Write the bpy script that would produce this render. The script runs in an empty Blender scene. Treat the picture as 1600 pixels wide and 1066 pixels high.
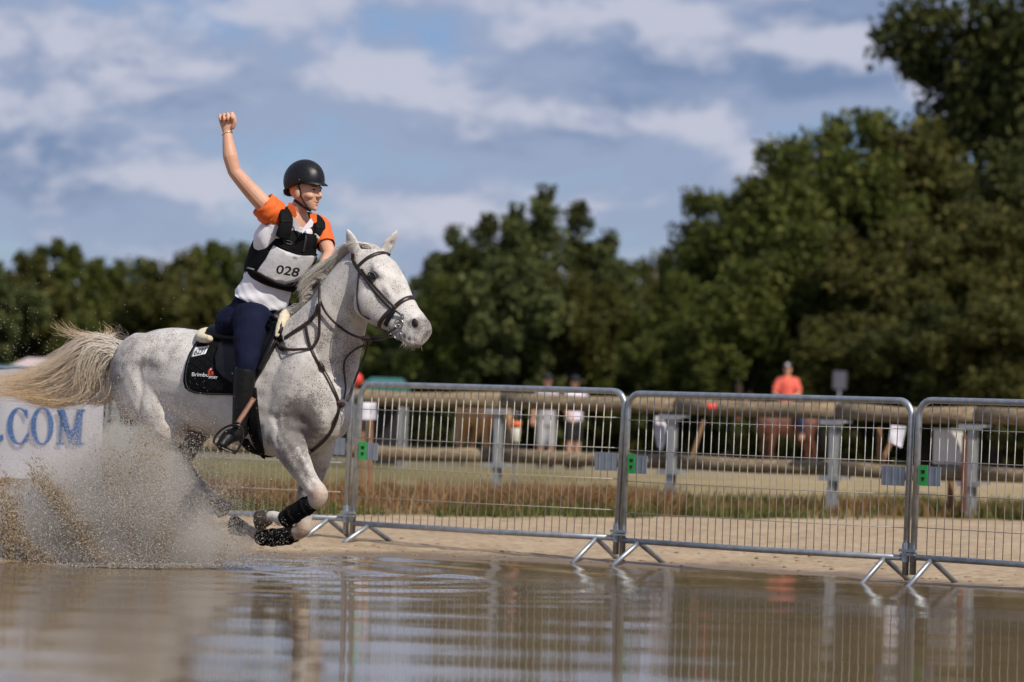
import bpy, bmesh, math, random
import numpy as np
from mathutils import Vector, Matrix, noise as mnoise
from mathutils.bvhtree import BVHTree

sc = bpy.context.scene
col = sc.collection
R = math.radians
rng = np.random.default_rng(7)
random.seed(7)

# ------------------------------------------------------------------ camera
CAM_H, LENS, FPX = 0.93, 135.0, 6000.0
PITCH, ROLL = R(1.117), R(1.9)
FOCUS = 22.15
cam_d = bpy.data.cameras.new('camera')
cam = bpy.data.objects.new('camera', cam_d)
col.objects.link(cam)
cam_d.sensor_width = 36.0
cam_d.lens = LENS
cam_d.clip_start = 0.5
cam_d.clip_end = 5000
cam_d.dof.use_dof = True
cam_d.dof.focus_distance = FOCUS
cam_d.dof.aperture_fstop = 2.6
CM = Matrix.Translation((0, 0, CAM_H)) @ Matrix.Rotation(math.pi/2 + PITCH, 4, 'X') @ Matrix.Rotation(ROLL, 4, 'Z')
cam.matrix_world = CM
sc.camera = cam
CR = CM.to_3x3()
CLOC = Vector((0, 0, CAM_H))

def ray(px, py):
    return CR @ Vector(((px-800)/FPX, -(py-533)/FPX, -1.0))
def P(px, py, d):
    """the point of the place seen at photo pixel (px, py), d metres out"""
    r = ray(px, py)
    return CLOC + r * (d / r.y)
def PZ(px, py, z):
    r = ray(px, py)
    return CLOC + r * ((z - CAM_H) / r.z)

# ------------------------------------------------------------------ light
SUN_EL, SUN_AZ = R(46), R(140)      # azimuth clockwise from +Y (view direction)
sun_dir = Vector((math.sin(SUN_AZ)*math.cos(SUN_EL), math.cos(SUN_AZ)*math.cos(SUN_EL), math.sin(SUN_EL)))
sd = bpy.data.lights.new('sun', 'SUN')
sd.energy = 4.1
sd.angle = R(0.53)
sd.color = (1.0, 0.92, 0.80)
sun = bpy.data.objects.new('sun', sd)
col.objects.link(sun)
sun.rotation_euler = sun_dir.to_track_quat('Z', 'Y').to_euler()
sun.location = (10, -10, 20)

def link(t, a, b):
    t.links.new(a, b)

def build_world():
    w = bpy.data.worlds.new('World'); sc.world = w; w.use_nodes = True
    t = w.node_tree; t.nodes.clear()
    N = t.nodes.new
    out = N('ShaderNodeOutputWorld'); bg = N('ShaderNodeBackground')
    bg.inputs['Strength'].default_value = 0.105
    link(t, bg.outputs[0], out.inputs[0])
    sky = N('ShaderNodeTexSky'); sky.sky_type = 'NISHITA'; sky.sun_disc = False
    sky.sun_elevation = SUN_EL; sky.sun_rotation = SUN_AZ
    sky.air_density = 1.0; sky.dust_density = 0.3; sky.ozone_density = 3.0; sky.altitude = 30
    tc = N('ShaderNodeTexCoord')
    def mth(op, a, b=None, c=None):
        n = N('ShaderNodeMath'); n.operation = op
        for i, v in enumerate((a, b, c)):
            if v is None: continue
            if isinstance(v, (int, float)): n.inputs[i].default_value = v
            else: link(t, v, n.inputs[i])
        return n.outputs[0]
    def vmap(scale, loc):
        n = N('ShaderNodeMapping'); n.inputs['Scale'].default_value = scale; n.inputs['Location'].default_value = loc
        link(t, tc.outputs['Generated'], n.inputs[0]); return n.outputs[0]
    def noise(vec, s, det, rough, dist=0):
        n = N('ShaderNodeTexNoise'); n.inputs['Scale'].default_value = s; n.inputs['Detail'].default_value = det
        n.inputs['Roughness'].default_value = rough; n.inputs['Distortion'].default_value = dist
        link(t, vec, n.inputs['Vector']); return n.outputs['Fac']
    def smooth(v, a, b):
        n = N('ShaderNodeMapRange'); n.interpolation_type = 'SMOOTHSTEP'
        n.inputs['From Min'].default_value = a; n.inputs['From Max'].default_value = b
        link(t, v, n.inputs['Value']); return n.outputs[0]
    # clouds: broad heaps with flat bases, flattened towards the horizon
    SC = (17, 17, 36)
    OFF = (3.1, 0.4, 1.7)
    n_a = noise(vmap(SC, OFF), 1.15, 9, 0.60, 0.2)
    n_up = noise(vmap(SC, (OFF[0]+0.12, OFF[1], OFF[2]+0.40)), 1.15, 9, 0.60, 0.2)
    # heaps in view (photo pixel, half width, half height, weight)
    blobs = [(1010, 95, 330, 75, .26), (850, 205, 210, 62, .24), (1310, 95, 170, 65, .18), (230, 125, 170, 55, .20), (1250, -10, 300, 40, .2),
             (60, 225, 130, 48, .22), (640, 300, 120, 40, .12), (150, 300, 180, 32, .14), (980, 330, 150, 36, .12), (90, 60, 200, 45, .16), (420, 190, 110, 50, .08), (330, 360, 200, 24, .08),
             (500, 60, 120, 60, -.08), (420, 320, 130, 35, -.06), (1180, 210, 170, 45, -.10), (690, 90, 40, 50, -.12), (560, 210, 60, 70, -.04)]
    tot = n_a; vert = None
    for (bx, by, hw, hh, wt) in blobs:
        c = ray(bx, by).normalized()
        mp = N('ShaderNodeMapping'); mp.vector_type = 'POINT'
        sx, sz = FPX/hw, FPX/hh
        mp.inputs['Scale'].default_value = (sx, 3.0, sz); mp.inputs['Location'].default_value = (-c.x*sx, -c.y*3.0, -c.z*sz)
        link(t, tc.outputs['Generated'], mp.inputs[0])
        ln = N('ShaderNodeVectorMath'); ln.operation = 'LENGTH'; link(t, mp.outputs[0], ln.inputs[0])
        g = mth('POWER', 2.718, mth('MULTIPLY', mth('MULTIPLY', ln.outputs['Value'], ln.outputs['Value']), -0.9))
        tot = mth('MULTIPLY_ADD', g, wt, tot)
        if wt > 0:          # heaps are bright on top and grey below
            sp_ = N('ShaderNodeSeparateXYZ'); link(t, mp.outputs[0], sp_.inputs[0])
            term = mth('MULTIPLY', mth('MULTIPLY', g, sp_.outputs['Z']), wt*.75)
            vert = term if vert is None else mth('ADD', vert, term)
    cover = smooth(tot, 0.33, 0.56)
    lit = smooth(mth('ADD', mth('SUBTRACT', n_a, n_up), vert), -0.06, 0.14)
    core = smooth(tot, 0.56, 0.80)
    def rgb(c):
        n = N('ShaderNodeRGB'); n.outputs[0].default_value = (*c, 1); return n.outputs[0]
    def mix(f, a, b):
        n = N('ShaderNodeMix'); n.data_type = 'RGBA'
        if isinstance(f, float): n.inputs[0].default_value = f
        else: link(t, f, n.inputs[0])
        link(t, a, n.inputs[6]); link(t, b, n.inputs[7]); return n.outputs[2]
    K = 1.0
    shade = rgb((1.85*K, 2.50*K, 4.05*K)); light = rgb((5.3*K, 5.4*K, 6.4*K)); mid = rgb((3.05*K, 3.65*K, 5.15*K))
    ccol = mix(lit, mix(core, mid, shade), light)
    # clear sky between the clouds, a little deeper blue
    tint = N('ShaderNodeMix'); tint.data_type = 'RGBA'; tint.blend_type = 'MULTIPLY'; tint.inputs[0].default_value = 1.0
    link(t, sky.outputs[0], tint.inputs[6]); tint.inputs[7].default_value = (0.52, 0.61, 0.84, 1)
    fin = mix(mth('MULTIPLY', cover, 0.9), tint.outputs[2], ccol)
    link(t, fin, bg.inputs['Color'])
build_world()

sc.view_settings.view_transform = 'Standard'
sc.view_settings.look = 'None'
sc.view_settings.exposure = 0.0
sc.view_settings.gamma = 1.0
sc.view_settings.use_curve_mapping = False
sc.render.engine = 'CYCLES'
sc.cycles.use_denoising = True
sc.cycles.max_bounces = 6
sc.cycles.diffuse_bounces = 4
sc.cycles.glossy_bounces = 4
sc.cycles.transmission_bounces = 4
sc.cycles.volume_bounces = 2
sc.cycles.caustics_reflective = False
sc.cycles.caustics_refractive = False
sc.cycles.sample_clamp_indirect = 6.0

# ------------------------------------------------------------------ materials
MATS = {}
def M(name, c1, c2=None, rough=0.6, metal=0.0, vscale=12.0, vdetail=4, bump=0.0, bscale=60.0, spec=0.5, coat=0.0, sheen=0.0, lo=0.35, hi=0.65, stretch=(1, 1, 1)):
    if name in MATS: return MATS[name]
    m = bpy.data.materials.new(name); m.use_nodes = True
    t = m.node_tree; b = t.nodes['Principled BSDF']
    b.inputs['Roughness'].default_value = rough
    b.inputs['Metallic'].default_value = metal
    b.inputs['Specular IOR Level'].default_value = spec
    b.inputs['Coat Weight'].default_value = coat
    b.inputs['Sheen Weight'].default_value = sheen
    c2 = c2 or tuple(min(1, x*0.75) for x in c1)
    tc = t.nodes.new('ShaderNodeTexCoord'); mp = t.nodes.new('ShaderNodeMapping'); mp.inputs['Scale'].default_value = stretch
    link(t, tc.outputs['Object'], mp.inputs[0])
    nz = t.nodes.new('ShaderNodeTexNoise'); nz.inputs['Scale'].default_value = vscale; nz.inputs['Detail'].default_value = vdetail
    link(t, mp.outputs[0], nz.inputs['Vector'])
    rp = t.nodes.new('ShaderNodeValToRGB'); rp.color_ramp.elements[0].position = lo; rp.color_ramp.elements[1].position = hi
    rp.color_ramp.elements[0].color = (*c2, 1); rp.color_ramp.elements[1].color = (*c1, 1)
    link(t, nz.outputs['Fac'], rp.inputs[0]); link(t, rp.outputs[0], b.inputs['Base Color'])
    if bump:
        n2 = t.nodes.new('ShaderNodeTexNoise'); n2.inputs['Scale'].default_value = bscale; n2.inputs['Detail'].default_value = 5
        link(t, mp.outputs[0], n2.inputs['Vector'])
        bp = t.nodes.new('ShaderNodeBump'); bp.inputs['Strength'].default_value = bump; bp.inputs['Distance'].default_value = 0.01
        link(t, n2.outputs['Fac'], bp.inputs['Height']); link(t, bp.outputs[0], b.inputs['Normal'])
    MATS[name] = m
    return m

def leaf_mat(name, c1, c2, c3, transl=0.35):
    m = bpy.data.materials.new(name); m.use_nodes = True
    t = m.node_tree; t.nodes.clear(); N = t.nodes.new
    out = N('ShaderNodeOutputMaterial'); mx = N('ShaderNodeMixShader'); mx.inputs[0].default_value = transl
    d = N('ShaderNodeBsdfPrincipled'); d.inputs['Roughness'].default_value = 0.55; d.inputs['Specular IOR Level'].default_value = 0.12
    tr = N('ShaderNodeBsdfTranslucent')
    g = N('ShaderNodeNewGeometry'); rp = N('ShaderNodeValToRGB')
    e = rp.color_ramp.elements; e[0].color = (*c1, 1); e[1].color = (*c3, 1)
    k = e.new(0.55); k.color = (*c2, 1)
    link(t, g.outputs['Random Per Island'], rp.inputs[0])
    link(t, rp.outputs[0], d.inputs['Base Color']); link(t, rp.outputs[0], tr.inputs['Color'])
    link(t, d.outputs[0], mx.inputs[1]); link(t, tr.outputs[0], mx.inputs[2]); link(t, mx.outputs[0], out.inputs[0])
    return m

# ------------------------------------------------------------------ mesh helpers
BASE = {}
class MB:
    def __init__(s): s.v = []; s.f = []
    def add(s, v, f):
        k = len(s.v); s.v += [tuple(x) for x in v]; s.f += [tuple(i+k for i in q) for q in f]; return s
    def tube(s, *a, **k): return s.add(*tube(*a, **k))
    def ell(s, *a, **k): return s.add(*ell(*a, **k))
    def loft(s, *a, **k): return s.add(*loft(*a, **k))
    def box(s, *a, **k): return s.add(*box(*a, **k))

def new_mesh(name, v, f, mat=None, smooth=True):
    me = bpy.data.meshes.new(name)
    if isinstance(v, np.ndarray) and isinstance(f, np.ndarray):
        nv, nf, k = len(v), len(f), f.shape[1]
        me.vertices.add(nv); me.vertices.foreach_set('co', v.astype(np.float32).ravel())
        me.loops.add(nf*k); me.loops.foreach_set('vertex_index', f.astype(np.int32).ravel())
        me.polygons.add(nf); me.polygons.foreach_set('loop_start', np.arange(0, nf*k, k, dtype=np.int32))
        me.update(calc_edges=True)
    else:
        me.from_pydata([tuple(x) for x in v], [], [tuple(q) for q in f]); me.update()
    if smooth and len(me.polygons): me.polygons.foreach_set('use_smooth', np.ones(len(me.polygons), dtype=bool))
    if mat: me.materials.append(mat)
    return me

def tag(o, label=None, cat=None, group=None, kind=None):
    if label: o['label'] = label
    if cat: o['category'] = cat
    if group: o['group'] = group
    if kind: o['kind'] = kind
    return o

def root(name, loc, label, cat, group=None):
    o = bpy.data.objects.new(name, None); col.objects.link(o)
    o.location = loc; o.empty_display_size = 0.2
    BASE[o.name] = np.array(loc, float)
    return tag(o, label, cat, group)

def mk(name, v, f, mat, parent=None, smooth=True, label=None, cat=None, group=None, kind=None):
    """one mesh object from vertices in place coordinates"""
    va = np.array([tuple(x) for x in v], float) if not isinstance(v, np.ndarray) else v
    if parent is not None: base = BASE[parent.name]
    else:
        base = np.array([(va[:, 0].min()+va[:, 0].max())/2, (va[:, 1].min()+va[:, 1].max())/2, va[:, 2].min()])
    me = new_mesh(name, va-base, f, mat, smooth)
    o = bpy.data.objects.new(name, me); col.objects.link(o)
    if parent is not None: o.parent = parent
    else: o.location = base
    BASE[o.name] = base
    return tag(o, label, cat, group, kind)

def mko(name, mb, mat, parent=None, **k): return mk(name, mb.v, mb.f, mat, parent, **k)

def loft(secs, n=20, e=2.0, cap=True):
    """rings c + cos*u + sin*v; secs = [(c, u, v), ...]"""
    V = []; F = []
    for (c, u, v) in secs:
        for i in range(n):
            a = 2*math.pi*i/n; ca, sa = math.cos(a), math.sin(a)
            if e != 2.0:
                ca = math.copysign(abs(ca)**(2/e), ca); sa = math.copysign(abs(sa)**(2/e), sa)
            V.append(c + u*ca + v*sa)
    m = len(secs)
    for j in range(m-1):
        for i in range(n):
            k = (i+1) % n
            F.append((j*n+i, j*n+k, (j+1)*n+k, (j+1)*n+i))
    if cap:
        F.append(tuple(range(n-1, -1, -1))); F.append(tuple((m-1)*n+i for i in range(n)))
    return V, F

def frames(pts):
    T = []
    for i in range(len(pts)):
        a = pts[max(0, i-1)]; b = pts[min(len(pts)-1, i+1)]
        T.append((b-a).normalized() if (b-a).length > 1e-9 else Vector((0, 0, 1)))
    ref = Vector((0, 0, 1)) if abs(T[0].z) < 0.9 else Vector((1, 0, 0))
    u = T[0].cross(ref).normalized(); fr = []
    for t in T:
        u = (u - t*u.dot(t)); u.normalize(); fr.append((t, u, t.cross(u)))
    return fr

def spline(pts, k=6):
    pts = [Vector(p) for p in pts]; out = []
    n = len(pts)
    for i in range(n-1):
        p0, p1, p2, p3 = pts[max(0, i-1)], pts[i], pts[i+1], pts[min(n-1, i+2)]
        for j in range(k):
            t = j/k; t2 = t*t; t3 = t2*t
            out.append(0.5*((2*p1) + (p2-p0)*t + (2*p0-5*p1+4*p2-p3)*t2 + (3*p1-p0-3*p2+p3)*t3))
    out.append(pts[-1]); return out

def lerpr(rs, n):
    m = len(rs); return [float(np.interp(i*(m-1)/(n-1), range(m), rs)) for i in range(n)]

def tube(pts, rads, n=10, round_ends=True, k=1):
    pts = [Vector(p) for p in pts]
    if isinstance(rads, (int, float)): rads = [rads]*len(pts)
    if k > 1:
        q = spline(pts, k); rads = lerpr(rads, len(q)); pts = q
    fr = frames(pts); secs = []
    if round_ends:
        t, u, v = fr[0]; r = rads[0]
        for a in (75, 50, 25):
            c = pts[0] - t*r*math.sin(R(a)); secs.append((c, u*r*math.cos(R(a)), v*r*math.cos(R(a))))
    for p, r, (t, u, v) in zip(pts, rads, fr): secs.append((p, u*r, v*r))
    if round_ends:
        t, u, v = fr[-1]; r = rads[-1]
        for a in (25, 50, 75):
            c = pts[-1] + t*r*math.sin(R(a)); secs.append((c, u*r*math.cos(R(a)), v*r*math.cos(R(a))))
    return loft(secs, n)

def ell(c, a, b, d, n=16, m=10):
    """ellipsoid with half-axis vectors a, b, d"""
    c = Vector(c); secs = []
    for j in range(1, m):
        th = math.pi*j/m - math.pi/2
        secs.append((c + d*math.sin(th), a*math.cos(th), b*math.cos(th)))
    return loft(secs, n)

def box(c, x, y, z):
    """box with half-extent vectors"""
    c = Vector(c); V = []
    for sx in (-1, 1):
        for sy in (-1, 1):
            for sz in (-1, 1): V.append(c + x*sx + y*sy + z*sz)
    F = [(0, 1, 3, 2), (4, 6, 7, 5), (0, 4, 5, 1), (2, 3, 7, 6), (0, 2, 6, 4), (1, 5, 7, 3)]
    return V, F
X3, Y3, Z3 = Vector((1, 0, 0)), Vector((0, 1, 0)), Vector((0, 0, 1))

def bevel_box(c, x, y, z, b=0.15):
    """box with chamfered long edges (octagon section along z)"""
    c = Vector(c); q = [(1, 1-b), (1-b, 1), (-1+b, 1), (-1, 1-b), (-1, -1+b), (-1+b, -1), (1-b, -1), (1, -1+b)]
    V = [c - z + x*i + y*j for i, j in q] + [c + z + x*i + y*j for i, j in q]
    F = [(i, (i+1) % 8, 8+(i+1) % 8, 8+i) for i in range(8)] + [tuple(range(7, -1, -1)), tuple(range(8, 16))]
    return V, F

def remesh(mb, voxel, smooth=4, fac=0.5):
    me = new_mesh('tmp', mb.v, mb.f)
    bm = bmesh.new(); bm.from_mesh(me); bmesh.ops.recalc_face_normals(bm, faces=bm.faces); bm.to_mesh(me); bm.free()
    o = bpy.data.objects.new('tmp', me); col.objects.link(o)
    m = o.modifiers.new('r', 'REMESH'); m.mode = 'VOXEL'; m.voxel_size = voxel
    if smooth:
        s = o.modifiers.new('s', 'SMOOTH'); s.iterations = smooth; s.factor = fac
    dg = bpy.context.evaluated_depsgraph_get(); ev = o.evaluated_get(dg); r = ev.to_mesh()
    v = np.empty(len(r.vertices)*3); r.vertices.foreach_get('co', v); v = v.reshape(-1, 3)
    f = [tuple(p.vertices) for p in r.polygons]
    ev.to_mesh_clear(); bpy.data.objects.remove(o); bpy.data.meshes.remove(me)
    return v, f

def vnormals(v, f):
    tri = np.array([(q[0], q[1], q[2]) for q in f]); n = np.cross(v[tri[:, 1]]-v[tri[:, 0]], v[tri[:, 2]]-v[tri[:, 0]])
    N = np.zeros_like(v)
    for k in range(3): np.add.at(N, tri[:, k], n)
    return N/np.maximum(np.linalg.norm(N, axis=1, keepdims=True), 1e-12)

def dent(v, c, rad, vec):
    """push vertices near c along vec (a soft sculpting stroke)"""
    d = np.linalg.norm(v-np.array(c), axis=1); w = np.exp(-(d/rad)**2)
    v += w[:, None]*np.array(vec)[None, :]

def bvh_of(v, f): return BVHTree.FromPolygons([tuple(x) for x in v], f)
def hit_px(bvh, px, py):
    d = ray(px, py).normalized(); h = bvh.ray_cast(CLOC, d)
    return h[0], h[1]

def strip(pts, nrm, w, th):
    """flat strap lying on a surface: pts on the surface with normals"""
    secs = []; n = len(pts)
    for i in range(n):
        t = (pts[min(i+1, n-1)] - pts[max(i-1, 0)]).normalized()
        N_ = nrm[i]; side = N_.cross(t)
        if side.length < 1e-6: side = Vector((0, 0, 1))
        side.normalize(); N_ = t.cross(side)*(1 if t.cross(side).dot(N_) > 0 else -1)
        secs.append((pts[i] + N_*th*0.5, side*w*0.5, N_*th*0.5))
    return loft(secs, 8, e=4.0)

def strap_px(bvh, pix, w, th, k=5, lift=0.002, fallback=None):
    """strap laid on a surface along photo points; rays that miss keep the last depth"""
    q = spline([Vector((x, y, 0)) for x, y in pix], k); pts = []; nr = []
    last = fallback
    for p in q:
        loc, n = hit_px(bvh, p.x, p.y)
        if loc is None:
            if last is None: continue
            loc = P(p.x, p.y, last.y); n = Vector((0, -1, 0)) if not nr else nr[-1]
        last = loc; pts.append(loc + n*lift); nr.append(n)
    # relax
    for _ in range(2):
        pts = [pts[0]] + [(pts[i-1]+pts[i]*2+pts[i+1])/4 for i in range(1, len(pts)-1)] + [pts[-1]]
    return strip(pts, nr, w, th)

def ring_strap(bvh, c, nrm, w, th, a0=0, a1=360, n=40, lift=0.002, up=None):
    """strap running round a body in the plane through c"""
    nrm = nrm.normalized(); up = (up or Z3); up = (up - nrm*up.dot(nrm)).normalized(); sd_ = nrm.cross(up)
    pts = []; nn = []
    for i in range(n+1):
        a = R(a0+(a1-a0)*i/n); d = up*math.cos(a) + sd_*math.sin(a)
        h = bvh.ray_cast(c + d*0.6, -d)
        if h[0] is None: continue
        pts.append(h[0] + h[1]*lift); nn.append(h[1])
    for _ in range(2):
        pts = [pts[0]] + [(pts[i-1]+pts[i]*2+pts[i+1])/4 for i in range(1, len(pts)-1)] + [pts[-1]]
    return strip(pts, nn, w, th)

def poly2d(poly, cuts=3):
    """polygon (photo px) as a subdivided triangulation -> (pts2d, faces)"""
    bm = bmesh.new(); vs = [bm.verts.new((x, y, 0)) for x, y in poly]
    bm.faces.new(vs); bmesh.ops.triangulate(bm, faces=bm.faces)
    for _ in range(cuts):
        bmesh.ops.subdivide_edges(bm, edges=bm.edges[:], cuts=1, use_grid_fill=True)
    bmesh.ops.triangulate(bm, faces=bm.faces)
    bm.verts.ensure_lookup_table(); bm.verts.index_update()
    v = [(q.co.x, q.co.y) for q in bm.verts]; f = [tuple(x.index for x in q.verts) for q in bm.faces]
    bm.free(); return v, f

def lay(pts2, faces, bvh, lift, thick=0.0, smooth_d=0):
    """lay a flat 2-D piece (photo px) on a surface, with thickness"""
    V = []; Nn = []; last = None; miss = []
    for i, (x, y) in enumerate(pts2):
        h, n = hit_px(bvh, x, y)
        if h is None: miss.append(i); V.append(None); Nn.append(None)
        else: V.append(h); Nn.append(n)
    good = [i for i in range(len(V)) if V[i] is not None]
    for i in miss:
        j = min(good, key=lambda g: (pts2[g][0]-pts2[i][0])**2+(pts2[g][1]-pts2[i][1])**2)
        V[i] = P(pts2[i][0], pts2[i][1], V[j].y); Nn[i] = Nn[j]
    top = [v + n*(lift+thick) for v, n in zip(V, Nn)]
    e = orient(top, faces)
    if thick <= 0: return top, e
    bot = [v + n*lift*0.2 for v, n in zip(V, Nn)]
    m = len(top); F = list(e) + [tuple(m+i for i in reversed(q)) for q in e]
    cnt = {}
    for q in e:
        for a, b in zip(q, q[1:]+q[:1]): cnt[(a, b)] = 1
    for (a, b) in cnt:
        if (b, a) not in cnt: F.append((b, a, m+a, m+b))
    return top+bot, F

def orient(V, faces):
    out = []
    for q in faces:
        n = (V[q[1]]-V[q[0]]).cross(V[q[2]]-V[q[0]])
        out.append(q if n.dot(CLOC-V[q[0]]) > 0 else tuple(reversed(q)))
    return out

def text2d(body, bold=0.0, cuts=1, shear=0.0):
    cu = bpy.data.curves.new('t', 'FONT'); cu.body = body; cu.size = 1; cu.offset = bold; cu.shear = shear; cu.resolution_u = 4
    o = bpy.data.objects.new('t', cu); col.objects.link(o)
    dg = bpy.context.evaluated_depsgraph_get(); me = o.evaluated_get(dg).to_mesh()
    bm = bmesh.new(); bm.from_mesh(me); bmesh.ops.triangulate(bm, faces=bm.faces)
    for _ in range(cuts): bmesh.ops.subdivide_edges(bm, edges=bm.edges[:], cuts=1)
    bmesh.ops.triangulate(bm, faces=bm.faces); bm.verts.index_update()
    v = np.array([(q.co.x, q.co.y) for q in bm.verts]); f = [tuple(x.index for x in q.verts) for q in bm.faces]
    bm.free(); o.evaluated_get(dg).to_mesh_clear(); bpy.data.objects.remove(o); bpy.data.curves.remove(cu)
    v -= v.min(axis=0); ext = v.max(axis=0)
    return v/ext, f      # normalised to the unit square

def quad_map(uv, a, b, c, d):
    """unit square -> photo quad: a top-left, b top-right, c bottom-right, d bottom-left"""
    out = []
    for u, v in uv:
        t = 1-v
        x = (a[0]*(1-u)+b[0]*u)*(1-t) + (d[0]*(1-u)+c[0]*u)*t
        y = (a[1]*(1-u)+b[1]*u)*(1-t) + (d[1]*(1-u)+c[1]*u)*t
        out.append((x, y))
    return out

def strand_mesh(S, r0, taper=0.15):
    """S: array (n, k, 3) of strand points -> 3-sided tapering hairs"""
    S = np.asarray(S, float); n, k, _ = S.shape
    T = np.gradient(S, axis=1); T /= np.maximum(np.linalg.norm(T, axis=2, keepdims=True), 1e-9)
    ref = np.array([0.31, -0.9, 0.3]); U = np.cross(T, ref); U /= np.maximum(np.linalg.norm(U, axis=2, keepdims=True), 1e-9)
    W = np.cross(T, U)
    rr = np.asarray(r0).reshape(-1, 1)*np.linspace(1, taper, k)[None, :]
    V = np.empty((n, k, 3, 3))
    for j in range(3):
        a = 2*math.pi*j/3; V[:, :, j] = S + rr[..., None]*(U*math.cos(a)+W*math.sin(a))
    idx = np.arange(n*k*3).reshape(n, k, 3); F = []
    for j in range(3):
        q = (j+1) % 3
        F.append(np.stack([idx[:, :-1, j], idx[:, :-1, q], idx[:, 1:, q], idx[:, 1:, j]], axis=-1).reshape(-1, 4))
    return V.reshape(-1, 3), np.concatenate(F)

def copy_tree(o, parent=None):
    c = o.copy(); col.objects.link(c); c.parent = parent
    for ch in o.children: copy_tree(ch, c)
    return c
BLACK_INK = M('black_ink', (.012, .012, .014), rough=.6)
# ================================================================== SETTING
def nz2(x, y, s=1.0): return mnoise.noise(Vector((x*s, y*s, 0.37)))

EDGE = [PZ(x, y, 0) for x, y in ((-350, 893), (0, 885), (250, 878), (400, 871), (625, 869), (887, 880.6), (1000, 886), (1150, 892), (1300, 899), (1375, 908), (1600, 927), (1800, 946))]
EX = np.array([-40, -12] + [p.x for p in EDGE] + [9, 40]); EY = np.array([30, 25.2] + [p.y for p in EDGE] + [20.5, 17.0])
def shore_y(x): return float(np.interp(x, EX, EY)) + 0.05*nz2(x, 3.3, 2.2) + 0.03*nz2(x, 9.3, 6.0)
def ground_z(x, y):
    t = y - shore_y(x)
    if t < 0: z = max(-0.35, 0.045*t)
    else: z = 0.16*(1-math.exp(-t/4.2))
    z += 0.010*nz2(x, y, 3.1)*min(1, abs(t)) + 0.008*nz2(x, y, 9.0)*min(1, abs(t)*2)
    if y > 38: z -= (z+0.0)*min(1, (y-38)/30)
    return z

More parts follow.
